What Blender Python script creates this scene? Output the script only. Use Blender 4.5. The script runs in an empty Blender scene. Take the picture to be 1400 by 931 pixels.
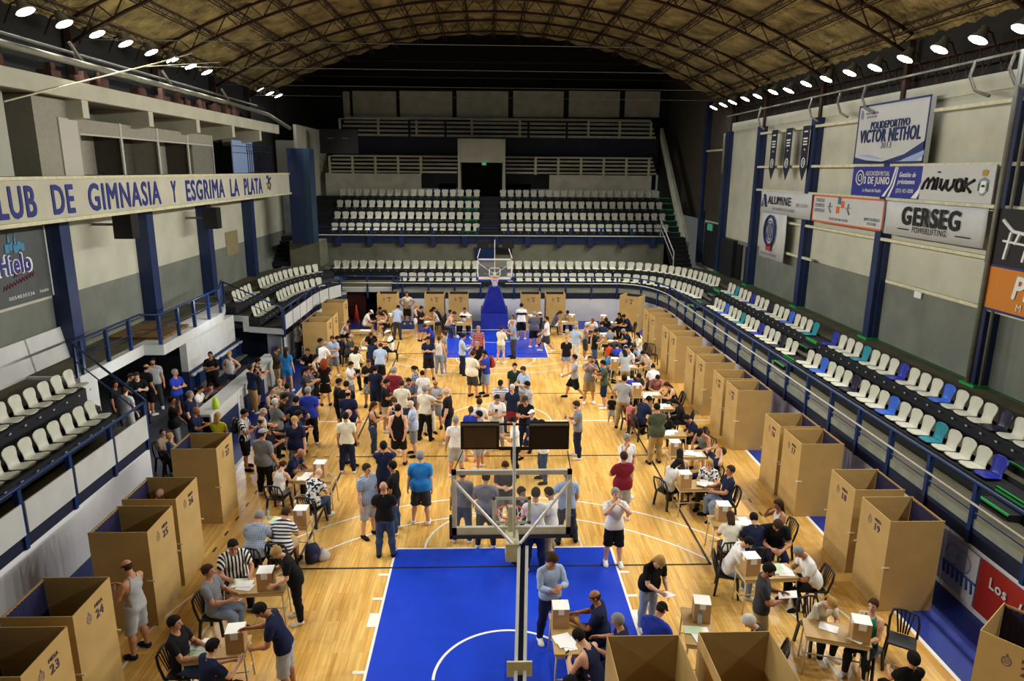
import bpy, math, random
import numpy as np
from mathutils import Vector, Matrix
random.seed(7)
rng = np.random.default_rng(5)
SC = bpy.context.scene
COL = SC.collection
PI = math.pi
D = math.radians
# ---------------------------------------------------------------- camera calibration (frame 1400 x 931)
CF, CH, CT, CP, CR, CX, CY = 956.75, 8.287, 0.2385, 0.03597, 0.00832, -0.3632, -22.478

def ray(px, py):
    u = (px - 700) / CF; v = (py - 465.5) / CF
    c, s = math.cos(-CR), math.sin(-CR)
    u, v = u * c - v * s, u * s + v * c
    y = math.cos(CT) - v * math.sin(CT); z = -v * math.cos(CT) - math.sin(CT)
    return Vector((u * math.cos(CP) + y * math.sin(CP), -u * math.sin(CP) + y * math.cos(CP), z))

def onz(px, py, z=0.0):
    d = ray(px, py); t = (z - CH) / d.z
    return Vector((CX + d.x * t, CY + d.y * t, z))

def onx(px, py, x):
    d = ray(px, py); t = (x - CX) / d.x
    return Vector((x, CY + d.y * t, CH + d.z * t))

def ony(px, py, y):
    d = ray(px, py); t = (y - CY) / d.y
    return Vector((CX + d.x * t, y, CH + d.z * t))

# ---------------------------------------------------------------- materials
MATS = {}
def srgb(c):
    if isinstance(c, str):
        c = c.lstrip('#'); c = [int(c[i:i + 2], 16) / 255 for i in (0, 2, 4)]
    return tuple(((x / 12.92) if x <= .04045 else ((x + .055) / 1.055) ** 2.4) for x in c) + (1.0,)

def mat(name, col, rough=.6, metal=0., var=0., scale=8., bump=0., emit=None, es=0., coat=0., spec=.5, stretch=(1, 1, 1), coord='Object', alpha=1., trans=0.):
    if name in MATS: return MATS[name]
    m = bpy.data.materials.new(name); m.use_nodes = True
    nt = m.node_tree; b = nt.nodes['Principled BSDF']
    b.inputs['Base Color'].default_value = srgb(col)
    b.inputs['Roughness'].default_value = rough; b.inputs['Metallic'].default_value = metal
    b.inputs['Specular IOR Level'].default_value = spec
    b.inputs['Coat Weight'].default_value = coat
    if trans: b.inputs['Transmission Weight'].default_value = trans
    if alpha < 1: b.inputs['Alpha'].default_value = alpha
    if emit: b.inputs['Emission Color'].default_value = srgb(emit); b.inputs['Emission Strength'].default_value = es
    if var or bump:
        tc = nt.nodes.new('ShaderNodeTexCoord'); mp = nt.nodes.new('ShaderNodeMapping'); mp.inputs['Scale'].default_value = stretch
        nt.links.new(tc.outputs[coord], mp.inputs[0])
        n = nt.nodes.new('ShaderNodeTexNoise'); n.inputs['Scale'].default_value = scale; n.inputs['Detail'].default_value = 5
        nt.links.new(mp.outputs[0], n.inputs['Vector'])
        if var:
            cr = nt.nodes.new('ShaderNodeMapRange'); cr.inputs[1].default_value = .3; cr.inputs[2].default_value = .7
            cr.inputs[3].default_value = 1 - var; cr.inputs[4].default_value = 1 + var * .4
            nt.links.new(n.outputs[0], cr.inputs[0])
            mx = nt.nodes.new('ShaderNodeVectorMath'); mx.operation = 'SCALE'; mx.inputs[0].default_value = srgb(col)[:3]
            nt.links.new(cr.outputs[0], mx.inputs['Scale']); nt.links.new(mx.outputs[0], b.inputs['Base Color'])
        if bump:
            bp = nt.nodes.new('ShaderNodeBump'); bp.inputs['Strength'].default_value = bump; bp.inputs['Distance'].default_value = .02
            nt.links.new(n.outputs[0], bp.inputs['Height']); nt.links.new(bp.outputs[0], b.inputs['Normal'])
    MATS[name] = m
    return m

# ---------------------------------------------------------------- mesh builder
class MB:
    def __init__(s): s.v = []; s.f = []; s.m = []; s.mats = []; s.sm = []
    def mi(s, m):
        if m is None: return 0
        if m not in s.mats: s.mats.append(m)
        return s.mats.index(m)
    def add(s, vs, fs, m=None, smooth=False):
        o = len(s.v); s.v += [tuple(v) for v in vs]; k = s.mi(m)
        for f in fs: s.f.append(tuple(i + o for i in f)); s.m.append(k); s.sm.append(smooth)
        return s
    def box(s, lo, hi, m=None, M=None):
        x0, y0, z0 = lo; x1, y1, z1 = hi
        vs = [Vector(p) for p in ((x0, y0, z0), (x1, y0, z0), (x1, y1, z0), (x0, y1, z0), (x0, y0, z1), (x1, y0, z1), (x1, y1, z1), (x0, y1, z1))]
        if M is not None: vs = [M @ v for v in vs]
        return s.add(vs, ((0, 3, 2, 1), (4, 5, 6, 7), (0, 1, 5, 4), (1, 2, 6, 5), (2, 3, 7, 6), (3, 0, 4, 7)), m)
    def bar(s, a, b, w, h=None, m=None, up=(0, 0, 1)):
        """rectangular bar from a to b, w wide, h high"""
        a = Vector(a); b = Vector(b); h = h or w; d = (b - a).normalized(); u = Vector(up)
        if abs(d.dot(u)) > .99: u = Vector((0, 1, 0))
        r = d.cross(u).normalized() * w / 2; u = r.normalized().cross(d).normalized() * h / 2
        vs = [a - r - u, a + r - u, a + r + u, a - r + u, b - r - u, b + r - u, b + r + u, b - r + u]
        return s.add(vs, ((0, 1, 2, 3), (7, 6, 5, 4), (0, 4, 5, 1), (1, 5, 6, 2), (2, 6, 7, 3), (3, 7, 4, 0)), m)
    def tube(s, pts, r, m=None, n=8, cap=True, smooth=True):
        pts = [Vector(p) for p in pts]; rs = r if isinstance(r, (list, tuple)) else [r] * len(pts)
        vs = []; fs = []; ref = None
        for i, p in enumerate(pts):
            d = (pts[min(i + 1, len(pts) - 1)] - pts[max(i - 1, 0)]).normalized()
            if ref is None:
                ref = Vector((0, 0, 1)) if abs(d.z) < .9 else Vector((0, 1, 0))
            x = d.cross(ref).normalized(); y = x.cross(d).normalized(); ref = y
            for k in range(n):
                a = 2 * PI * k / n; vs.append(p + (x * math.cos(a) + y * math.sin(a)) * rs[i])
        for i in range(len(pts) - 1):
            for k in range(n):
                k2 = (k + 1) % n; fs.append((i * n + k, i * n + k2, (i + 1) * n + k2, (i + 1) * n + k))
        if cap: fs.append(tuple(range(n))[::-1]); fs.append(tuple(range((len(pts) - 1) * n, len(pts) * n)))
        return s.add(vs, fs, m, smooth)
    def prism(s, poly, off, m=None):
        """extrude polygon (list of 3d points) by vector off"""
        n = len(poly); off = Vector(off); vs = [Vector(p) for p in poly] + [Vector(p) + off for p in poly]
        fs = [tuple(range(n))[::-1], tuple(range(n, 2 * n))] + [(i, (i + 1) % n, (i + 1) % n + n, i + n) for i in range(n)]
        return s.add(vs, fs, m)
    def lathe(s, prof, m=None, n=16, M=None, smooth=True):
        vs = []; fs = []
        for r, z in prof:
            for k in range(n):
                a = 2 * PI * k / n; p = Vector((r * math.cos(a), r * math.sin(a), z)); vs.append(M @ p if M is not None else p)
        for i in range(len(prof) - 1):
            for k in range(n):
                k2 = (k + 1) % n; fs.append((i * n + k, i * n + k2, (i + 1) * n + k2, (i + 1) * n + k))
        fs.append(tuple(range(n))[::-1]); fs.append(tuple(range((len(prof) - 1) * n, len(prof) * n)))
        return s.add(vs, fs, m, smooth)
    def mesh(s, name):
        me = bpy.data.meshes.new(name); me.from_pydata(s.v, [], s.f)
        for m in s.mats: me.materials.append(m)
        me.polygons.foreach_set('material_index', s.m); me.polygons.foreach_set('use_smooth', s.sm)
        me.update(); return me
    def build(s, name, m=None, parent=None, loc=None, rz=0.):
        me = s.mesh(name)
        if m is not None and not s.mats: me.materials.append(m)
        o = bpy.data.objects.new(name, me); COL.objects.link(o)
        if loc is not None: o.location = loc
        if rz: o.rotation_euler.z = rz
        if parent is not None: o.parent = parent
        return o

def tag(o, label=None, cat=None, group=None, kind=None):
    if label: o['label'] = label
    if cat: o['category'] = cat
    if group: o['group'] = group
    if kind: o['kind'] = kind
    return o
def struct(o): o['kind'] = 'structure'; return o
def empty(name, loc=(0, 0, 0), rz=0.):
    o = bpy.data.objects.new(name, None); COL.objects.link(o); o.location = loc; o.rotation_euler.z = rz; o.empty_display_size = .2
    return o
def copy_tree(o, loc=None, rz=None, parent=None):
    c = o.copy(); COL.objects.link(c)
    if parent is not None: c.parent = parent
    for ch in list(o.children): copy_tree(ch, parent=c)
    if loc is not None: c.location = loc
    if rz is not None: c.rotation_euler.z = rz
    return c

FONTCACHE = {}
def text_mesh(name, s, size, m, parent, M, bold=0., xs=1., shear=0., align='CENTER', ext=.004, maxw=None):
    """lettering as one flat extruded mesh; local x to the right, y up, placed by matrix M (in the parent's space)"""
    cu = bpy.data.curves.new('t', 'FONT'); cu.body = s; cu.size = size; cu.shear = shear; cu.space_character = 1.12
    cu.align_x = align; cu.align_y = 'CENTER'; cu.extrude = ext; cu.resolution_u = 3
    t = bpy.data.objects.new('t', cu); COL.objects.link(t)
    me = bpy.data.meshes.new_from_object(t.evaluated_get(bpy.context.evaluated_depsgraph_get()))
    bpy.data.objects.remove(t); bpy.data.curves.remove(cu)
    if len(me.vertices):
        w = max(v.co.x for v in me.vertices) - min(v.co.x for v in me.vertices)
        if maxw: xs = maxw / w
        if align == 'CENTER':
            xa = [v.co.x for v in me.vertices]; ya = [v.co.y for v in me.vertices]; me.transform(Matrix.Translation((-(min(xa) + max(xa)) / 2, -(min(ya) + max(ya)) / 2, 0)))
    T_ = M @ Matrix.Diagonal((xs, 1, 1, 1)); me.transform(T_)
    if bold:   # heavier strokes: the glyphs repeated a hair apart inside the same mesh
        w_ = bold * size; v0 = [v.co.copy() for v in me.vertices]; f0 = [tuple(p.vertices) for p in me.polygons]; R3 = M.to_3x3(); q = MB()
        for i_, (dx, dy) in enumerate(((-w_, 0), (w_, 0), (0, w_), (0, -w_), (.7 * w_, .7 * w_), (-.7 * w_, -.7 * w_), (.7 * w_, -.7 * w_), (-.7 * w_, .7 * w_))):
            d = R3 @ Vector((dx, dy, .0012 * (i_ + 1))); q.add([v + d for v in v0], f0)
        me = q.mesh(name)
    me.name = name; me.materials.clear(); me.materials.append(m)
    o = bpy.data.objects.new(name, me); COL.objects.link(o)
    if parent is not None: o.parent = parent
    return o
def frame(origin, xdir, ydir):
    """matrix whose x runs along xdir, y along ydir and z out of the surface"""
    x = Vector(xdir).normalized(); y = Vector(ydir).normalized(); z = x.cross(y)
    M = Matrix((x, y, z)).transposed().to_4x4(); M.translation = Vector(origin); return M
LAMPW = 1050.; AMB = .09; EXPO = 0.25
# ================================================================ materials of the place
NAVY = mat('navy_paint', '#182b54', .5, var=.2, scale=3); NAVY2 = mat('navy_dark', '#0f1934', .6, var=.2, scale=3); BLUE = mat('rail_blue', '#133061', .4, var=.15, scale=4)
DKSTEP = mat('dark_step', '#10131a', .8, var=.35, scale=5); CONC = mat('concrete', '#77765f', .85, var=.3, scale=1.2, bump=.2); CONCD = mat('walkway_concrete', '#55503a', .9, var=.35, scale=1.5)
WHITE = mat('white_paint', '#c6c7c2', .7, var=.1, scale=2); WHITEW = mat('white_wall', '#b9b8a4', .8, var=.14, scale=1.1, bump=.1); GREYW = mat('grey_wall', '#71756a', .85, var=.22, scale=1.0, bump=.1)
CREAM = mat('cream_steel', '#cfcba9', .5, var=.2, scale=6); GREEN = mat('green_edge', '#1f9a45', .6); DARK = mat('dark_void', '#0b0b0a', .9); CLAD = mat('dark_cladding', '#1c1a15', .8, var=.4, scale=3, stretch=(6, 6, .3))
BLUEF = mat('court_blue', '#1740c8', .35, var=.1, scale=2, coat=.25); BLUEM = mat('margin_blue', '#112a80', .45, var=.12, scale=2); LINEW = mat('line_white', '#f2efe2', .4); LINEB = mat('line_black', '#1a1713', .5)
GREYF = mat('lobby_floor', '#4b4e55', .6, var=.2, scale=2); STEEL = mat('white_steel', '#dcdad0', .35, var=.1, scale=10); BLACK = mat('black_plastic', '#111113', .45); RUST = mat('rusty_steel', '#3a2114', .8, var=.35, scale=6)
BRICK = mat('brick_red', '#3c1a10', .9, var=.4, scale=9); PIPE = mat('pipe_grey', '#6d6b5c', .5, var=.2, scale=5)

def wood_floor():
    m = bpy.data.materials.new('maple_strip_floor'); m.use_nodes = True; nt = m.node_tree; b = nt.nodes['Principled BSDF']
    N = lambda t: nt.nodes.new(t); L = nt.links.new
    tc = N('ShaderNodeTexCoord'); mp = N('ShaderNodeMapping'); mp.inputs['Rotation'].default_value = (0, 0, PI / 2); L(tc.outputs['Object'], mp.inputs[0])
    br = N('ShaderNodeTexBrick'); br.offset = .37; br.offset_frequency = 2; br.squash = 1; br.inputs['Scale'].default_value = 1.
    br.inputs['Brick Width'].default_value = .9; br.inputs['Row Height'].default_value = .075; br.inputs['Mortar Size'].default_value = .0012; br.inputs['Mortar Smooth'].default_value = .2
    br.inputs['Color1'].default_value = srgb('#f0be62'); br.inputs['Color2'].default_value = srgb('#d0973c'); br.inputs['Mortar'].default_value = srgb('#8a5a22'); br.inputs['Bias'].default_value = -.1; L(mp.outputs[0], br.inputs[0])
    m2 = N('ShaderNodeMapping'); m2.inputs['Scale'].default_value = (1.6, .18, 1); L(tc.outputs['Object'], m2.inputs[0])
    n = N('ShaderNodeTexNoise'); n.inputs['Scale'].default_value = 1.7; n.inputs['Detail'].default_value = 6; L(m2.outputs[0], n.inputs['Vector'])
    r = N('ShaderNodeValToRGB'); r.color_ramp.elements[0].position = .33; r.color_ramp.elements[0].color = srgb('#c78834'); r.color_ramp.elements[1].position = .62; r.color_ramp.elements[1].color = srgb('#fbdf98'); L(n.outputs[0], r.inputs[0])
    m3 = N('ShaderNodeMapping'); m3.inputs['Scale'].default_value = (14, .6, 1); L(tc.outputs['Object'], m3.inputs[0])
    n2 = N('ShaderNodeTexNoise'); n2.inputs['Scale'].default_value = 2.; n2.inputs['Detail'].default_value = 3; L(m3.outputs[0], n2.inputs['Vector'])
    r2 = N('ShaderNodeMapRange'); r2.inputs[1].default_value = .3; r2.inputs[2].default_value = .7; r2.inputs[3].default_value = .78; r2.inputs[4].default_value = 1.12; L(n2.outputs[0], r2.inputs[0])
    mx = N('ShaderNodeMix'); mx.data_type = 'RGBA'; mx.inputs[0].default_value = .22; L(br.outputs[0], mx.inputs[6]); L(r.outputs[0], mx.inputs[7])
    sc = N('ShaderNodeVectorMath'); sc.operation = 'SCALE'; L(mx.outputs[2], sc.inputs[0]); L(r2.outputs[0], sc.inputs['Scale']); L(sc.outputs[0], b.inputs['Base Color'])
    b.inputs['Roughness'].default_value = .32; b.inputs['Coat Weight'].default_value = .25; b.inputs['Coat Roughness'].default_value = .18
    return m
# ---------------------------------------------------------------- floor and painted markings
m = MB(); m.box((-7.6, -24, -.1), (7.6, 14.05, 0)); floor = struct(m.build('floor', wood_floor()))
m = MB(); m.box((7.6, -24, -.1), (9.1, 16.4, .001), BLUEM); m.box((-9.0, -24, -.1), (-7.6, 16.4, .001), BLUEM); m.box((-7.6, 14.05, -.1), (7.6, 16.4, .001), BLUEM)
m.box((-16, -24, -.1), (-9.0, 24, 0), GREYF); m.box((-9.0, 16.4, -.1), (-5.5, 24, 0), GREYF); struct(m.build('floor_margin'))
m = MB(); m.box((-2.4, -14, 0), (2.4, -8.2, .003)); m.box((-2.4, 8.2, 0), (2.4, 14, .003)); k = m.build('painted_key', BLUEF, floor)
lw = MB(); Z0, Z1 = .003, .005
def lbox(x0, y0, x1, y1): lw.box((min(x0, x1), min(y0, y1), Z0), (max(x0, x1), max(y0, y1), Z1))
def arc(cx, cy, r, a0, a1, w=.05, n=40, mb=None):
    mb = mb or lw; vs = []; fs = []
    for i in range(n + 1):
        a = D(a0 + (a1 - a0) * i / n)
        for rr in (r - w, r): vs.append((cx + rr * math.cos(a), cy + rr * math.sin(a), Z1 + .0005))
    for i in range(n): fs.append((2 * i, 2 * i + 1, 2 * i + 3, 2 * i + 2))
    mb.add(vs, fs)
lbox(-7.6, -14, -7.52, 14.05); lbox(7.52, -14, 7.6, 14.05); lbox(-7.6, 13.97, 7.6, 14.05); lbox(-7.6, -14.05, 7.6, -13.97); lbox(-7.5, -.03, 7.5, .03)
for s in (-1, 1):
    lbox(-2.45, s * 14, -2.4, s * 8.2); lbox(2.4, s * 14, 2.45, s * 8.2); lbox(-2.45, s * 8.2, 2.45, s * 8.25)
    arc(0, s * 8.2, 1.8, 0, 180) if s < 0 else arc(0, 8.2, 1.8, 180, 360)
    c = s * 12.425; arc(0, c, 1.3, *((0, 180) if s < 0 else (180, 360)))
    for R_, xs, in ((6.75, 6.6), (5.78, 5.6)):
        aa = math.degrees(math.acos(xs / R_)); arc(0, c, R_, *((aa, 180 - aa) if s < 0 else (180 + aa, 360 - aa)), n=70)
        ye = abs(c) - math.sqrt(R_ * R_ - xs * xs)
        for q in (-1, 1): lbox(q * xs, s * 14, q * (xs - .05), s * ye)
    for q in (-1, 1):
        for yy in (12.25, 11.0, 10.15, 9.3): lbox(q * 2.45, s * yy, q * (2.65 if yy != 11.0 else 2.62), s * (yy - (.08 if yy != 11.0 else .42)))
arc(0, 0, 1.83, 0, 360, n=64); lw.build('painted_line', LINEW, floor)
lw = MB(); Z0, Z1 = .005, .0065
for q in (-1, 1): lbox(q * 4.5, -9, q * 4.45, 9)
for yy in (-9, -3, 3, 9): lbox(-4.5, yy - .025, 4.5, yy + .025)
for q in (-1, 1):
    for i in range(26): lbox(q * 6.47, -9 + i * .72, q * 6.43, -9 + i * .72 + .2)
for yy in (-3, 3):
    for q in (-1, 1):
        for i in range(5): lbox(q * (4.7 + i * .35), yy - .02, q * (4.85 + i * .35), yy + .02)
lw.build('painted_black_line', LINEB, floor)

# ---------------------------------------------------------------- stands: profile swept along a path (outer front line, rows behind)
def bez(p0, p1, p2, n):
    return [tuple((1 - t) ** 2 * a + 2 * t * (1 - t) * b + t * t * c for a, b, c in zip(p0, p1, p2)) for t in [i / n for i in range(n + 1)]]
NB = 9
def corner(x0, yk, xs, ys):  # from straight far run to straight side run; x0 = where it leaves the far line yk, side line xs from ys
    return bez((x0, yk), (xs - (xs - x0) * .08, yk - (yk - ys) * .10), (xs, ys), NB)
LINES = {  # right hand lines, far to near, same number of points
    'front': [(-5.6, 16.25), (7.0, 16.25)] + corner(7.0, 16.25, 9.05, 12.2)[1:] + [(9.05, -16)],
    'b1': [(-5.6, 17.75), (6.9, 17.75)] + corner(6.9, 17.75, 10.1, 12.4)[1:] + [(10.1, -16)],
    'b1b': [(-5.6, 18.35), (6.8, 18.35)] + corner(6.8, 18.35, 10.65, 12.6)[1:] + [(10.65, -16)],
    'b2': [(-5.6, 19.3), (7.2, 19.3)] + corner(7.2, 19.3, 11.2, 12.8)[1:] + [(11.2, -16)],
    'b2b': [(-5.6, 19.95), (7.5, 19.95)] + corner(7.5, 19.95, 11.75, 13.0)[1:] + [(11.75, -16)],
    'wall': [(-5.6, 22.4), (8.5, 22.4)] + corner(8.5, 22.4, 13.5, 16)[1:] + [(13.5, -16)]}
def mirror(L): return [(-x, y) for x, y in L]
def strip(mb, la, za, lb, zb, m_):
    n = len(la); vs = [(x, y, za) for x, y in la] + [(x, y, zb) for x, y in lb]
    mb.add(vs, [(i, i + 1, n + i + 1, n + i) for i in range(n - 1)], m_)
def stand(name, L, ends=(True, True)):
    mb = MB(); g = L
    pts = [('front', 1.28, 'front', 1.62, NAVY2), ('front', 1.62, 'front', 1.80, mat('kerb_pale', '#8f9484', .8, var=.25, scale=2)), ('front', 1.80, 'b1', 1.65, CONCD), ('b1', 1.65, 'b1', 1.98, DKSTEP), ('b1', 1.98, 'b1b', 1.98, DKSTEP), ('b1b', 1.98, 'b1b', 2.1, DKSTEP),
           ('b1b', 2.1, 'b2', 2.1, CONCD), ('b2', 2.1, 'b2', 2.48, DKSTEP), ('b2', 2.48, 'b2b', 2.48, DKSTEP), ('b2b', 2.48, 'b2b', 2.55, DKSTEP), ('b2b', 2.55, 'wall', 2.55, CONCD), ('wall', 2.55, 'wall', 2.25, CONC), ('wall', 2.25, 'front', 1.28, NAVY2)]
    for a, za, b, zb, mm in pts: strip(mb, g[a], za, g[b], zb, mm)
    for e in (0, -1):
        poly = [(*g[a][e], za) for a, za, *_ in pts]; mb.add(poly, [tuple(range(len(poly)))], WHITE if ends[e] else DKSTEP)
    return struct(mb.build(name))
stand('floor_stand_right', LINES, (0, 0))
# left: the same lines mirrored, cut into three
def cutline(L, y0, y1):
    out = []
    P = L
    for a, b in zip(P[:-1], P[1:]):
        for p, q in ((a, b),):
            if max(p[1], q[1]) < y0 or min(p[1], q[1]) > y1: continue
            def lerp(y): t = (y - p[1]) / (q[1] - p[1]); return (p[0] + t * (q[0] - p[0]), y)
            s_, e_ = p, q
            if p[1] != q[1]:
                if s_[1] > y1: s_ = lerp(y1)
                if e_[1] < y0: e_ = lerp(y0)
            if not out: out.append(s_)
            out.append(e_)
    return out
NEARL = {'front': -5.35, 'b1': -4.75, 'b1b': -4.45, 'b2': -4.05, 'b2b': -3.7, 'wall': -3.4}
stand('floor_stand_left_near', {k: [(-LINES[k][-1][0], NEARL[k]), (-LINES[k][-1][0], -16)] for k in LINES}, (1, 0))
FARL = {'front': 6.9, 'b1': 7.2, 'b1b': 7.35, 'b2': 7.5, 'b2b': 7.65, 'wall': 8.2}
LL = {}
for k in LINES:
    P = mirror(LINES[k][1:-1]); P = P + [(P[-1][0], FARL[k])]
    LL[k] = P[(3 if k != 'wall' else 3):]
stand('floor_stand_left_far', LL, (0, 0))
m = MB(); zk = [('wall', 2.55), ('b2b', 2.55), ('b2b', 2.1), ('b1b', 2.1), ('b1b', 1.65), ('front', 1.65)]
for (a, za), (b, zb) in zip(zk[:-1], zk[1:]):
    pa, pb = LL[a][-1], LL[b][-1]
    if za == zb: m.prism([(pa[0], pa[1] - .05, za - .24), (pb[0], pb[1] - .05, za - .24), (pb[0], pb[1] - .05, za + .01), (pa[0], pa[1] - .05, za + .01)], (0, .04, 0))
    else: m.prism([(pa[0] + .02, pa[1] - .05, zb - .22), (pa[0] - .24, pa[1] - .05 + .04, zb - .22), (pa[0] - .24, pa[1] - .05 + .04, za), (pa[0] + .02, pa[1] - .05, za)], (0, .04, 0))
struct(m.build('trim_stand_edge', WHITE))
# deck bridging over the tunnel at the far left corner (no front wall below it)
mb = MB(); mb.box((-9.8, 19.3, 2.1), (-5.6, 22.4, 2.48), DKSTEP); mb.box((-9.0, 16.4, 1.62), (-5.6, 16.7, 1.86), WHITE); mb.box((-9.0, 16.7, 1.75), (-5.6, 19.3, 1.86), CONCD); mb.box((-9.0, 19.2, 1.8), (-5.6, 19.3, 2.2), DKSTEP); struct(mb.build('floor_deck_over_tunnel'))
mb = MB(); mb.box((-5.7, 16.3, 0), (-5.45, 22.4, 2.05), NAVY2); mb.box((-9.2, 22.6, 0), (-5.5, 22.8, 2.2), NAVY2); struct(mb.build('wall_tunnel'))
# ---------------------------------------------------------------- low white wall under the stand fronts
FWH = mat('front_wall_white', '#e2e3e6', .7, var=.08, scale=1.5)
def frontwall(name, L, m_=FWH):
    mb = MB()
    strip(mb, L, 0, L, 1.28, m_); L2 = [(x * 1.0 + (.12 if x > 0 else -.12) * (abs(x) > 8.9), y + .12 * (abs(x) < 8.9)) for x, y in L]; strip(mb, L, 1.28, L2, 1.28, m_); strip(mb, L2, 0, L2, 1.28, m_)
    return struct(mb.build(name))
frontwall('wall_stand_front_right', LINES['front']); frontwall('wall_stand_front_left', [(-9.05, -5.35), (-9.05, -16)]); frontwall('wall_stand_front_corner', LL['front'])
# ---------------------------------------------------------------- guard rails of the stand front: rail > post, mid rail
def along(L, step, start=0.):
    out = []; d = start; acc = 0.
    for a, b in zip(L[:-1], L[1:]):
        a3, b3 = Vector((*a, 0)), Vector((*b, 0)); l = (b3 - a3).length
        while d <= acc + l:
            t = (d - acc) / l; out.append((a3.lerp(b3, t), (b3 - a3).normalized())); d += step
        acc += l
    return out
def seglen(L): return sum((Vector(b) - Vector(a)).length for a, b in zip(L[:-1], L[1:]))
def guard(name, L, label, white=True, panels=0, mid=True, start=.5, step=1.45, zt=2.51, zb=1.62):
    r = empty(name, (*L[0], zb)); o = Vector((*L[0], zb)); tag(r, label, 'guard rail')
    tr = MB(); tr.tube([Vector((x, y, zt)) - o for x, y in L], .036, n=8); tr.build('top_rail', BLUE, r)
    if mid:
        tr = MB(); tr.tube([Vector((x, y, 1.93 if zt < 2.6 else (zt + zb) / 2)) - o for x, y in L], .018, n=6); tr.build('mid_rail', BLUE, r)
    ps = along(L, step, start)
    for p, d in ps:
        q = MB(); n_ = Vector((-d.y, d.x, 0)); a = p - o; a.z = 0
        q.bar(a + Vector((0, 0, -.34 if panels is not None and zt < 2.6 else 0)), a + Vector((0, 0, zt - zb - .02)), .10, .10, up=d); q.build('post', BLUE, r)
    if white:
        W = [Vector((x, y, 0)) for x, y in L]; off = []
        for i, p in enumerate(W):
            d = (W[min(i + 1, len(W) - 1)] - W[max(i - 1, 0)]).normalized(); n_ = Vector((d.y, -d.x, 0)); 
            if n_.dot(p) > 0: n_ = -n_
            off.append(p + n_ * .12 + Vector((0, 0, 2.16)) - o)
        tr = MB(); tr.tube(off, .026, n=8); tr.build('white_handrail', STEEL, r)
    if panels:
        for (p, d), (p2, d2) in zip(ps[:-1], ps[1:]):
            q = MB(); n_ = Vector((d.y, -d.x, 0)); n_ = -n_ if n_.dot(p) > 0 else n_; a = p - o + n_ * .07 + d * .05; b = p2 - o + n_ * .07 - d2 * .05
            a.z = b.z = .29; q.bar(a, b, .03, .62); q.build('white_panel', WHITE, r)
    return r
RF = LINES['front']; RR = RF[-2:]; RC = RF[1:-1]
guard('guard_rail', [RF[0], (-.72, 16.25)], 'blue guard rail with white handrail along the far stand, left of the aisle')
guard('guard_rail', [(.62, 16.25)] + RF[1:], 'long blue guard rail with white handrail curving down the right stand')
guard('guard_rail', [(-9.05, -5.35), (-9.05, -16)], 'blue guard rail with white panels along the near left stand', white=False, panels=1, start=.08, step=1.62, mid=False)
guard('guard_rail', [(-9.0, 16.38), (-5.6, 16.38)], 'blue guard rail with white handrail over the far left tunnel', mid=False)
Lf = LL['front'][:]; Lf = Lf[::-1]
guard('guard_rail', Lf[:2] + Lf[2:], 'blue guard rail with white panels round the far left corner stand', white=False, panels=1, start=.08, step=1.2, mid=False)

def slope_rail(a, b, label, name='stair_rail', colr=BLUE, posts=2, h=.95, r_=.032):
    a = Vector(a); b = Vector(b); r = empty(name, a); tag(r, label, 'stair rail')
    t = MB(); t.tube([Vector((0, 0, h)), b - a + Vector((0, 0, h))], r_); t.build('top_rail', colr, r)
    t = MB(); t.tube([Vector((0, 0, h * .5)), b - a + Vector((0, 0, h * .5))], r_ * .6); t.build('mid_rail', colr, r)
    for i in range(posts):
        p = (b - a) * (i / max(1, posts - 1)); t = MB(); t.bar(p, p + Vector((0, 0, h)), .07 if colr is BLUE else .045); t.build('post', colr, r)
    return r
slope_rail((-9.05, -5.32, 1.62), (-11.7, -3.5, 2.6), 'blue sloping stair rail closing the end of the near left stand', posts=2)
slope_rail((-9.05, 6.88, 1.62), (-11.7, 7.62, 2.6), 'blue sloping stair rail at the start of the far left corner stand', posts=2)
guard('guard_rail', [(-11.75, -3.5), (-11.75, .35), (-11.1, .35), (-11.1, 5.5), (-11.75, 7.6)], 'blue guard rail of the raised walkway over the left lobby', white=False, panels=None, start=.4, step=1.35, zt=3.6, zb=2.6)
m = MB(); m.box((-16, -3.4, 2.25), (-11.7, .3, 2.6), WHITE); m.box((-16, .3, 2.25), (-11.05, 5.6, 2.6), WHITE); m.prism([(-16, 5.6, 2.25), (-11.05, 5.6, 2.25), (-11.7, 7.7, 2.25), (-16, 7.7, 2.25)], (0, 0, .35), WHITE); m.box((-15.9, -3.3, 2.6), (-11.95, 7.6, 2.605), CONCD); struct(m.build('floor_walkway_left'))
m = MB()
for i in range(7): m.box((-13.2, 1.0 + i * .3, 2.605), (-11.35, 1.0 + i * .3 + .27, 2.70), mat('plank_brown', '#7a5a26', .7, var=.4, scale=4))
tag(m.build('plank_stage'), 'low platform of brown boards on the raised left walkway', 'platform')

# ---------------------------------------------------------------- lobby at court level on the left
m = MB(); m.box((-11.35, 2.1, 0), (-11.1, 7.4, 1.15), NAVY); m.box((-11.35, 2.1, 1.15), (-11.1, 6.9, 2.25), WHITE); 
m.box((-11.95, -3.9, 0), (-11.75, -2.5, .55), NAVY); m.box((-11.95, -3.9, .55), (-11.75, -2.5, 2.25), WHITE); struct(m.build('wall_lobby'))
m = MB(); m.box((-15.5, -3.5, 0), (-15.3, 8.6, 2.25), mat('lobby_back', '#30343c', .8, var=.2)); m.box((-15.5, 8.6, 0), (-9.2, 8.8, 1.25), NAVY2); m.box((-15.5, -5.3, 0), (-9.2, -5.15, 1.6), NAVY2); struct(m.build('wall_lobby_back'))
m = MB()
for yy in (2.5, 3.6, 4.7, 5.8, 6.9): m.box((-11.1, yy, .45), (-10.9, yy + .05, 1.0), BLUE)
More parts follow.
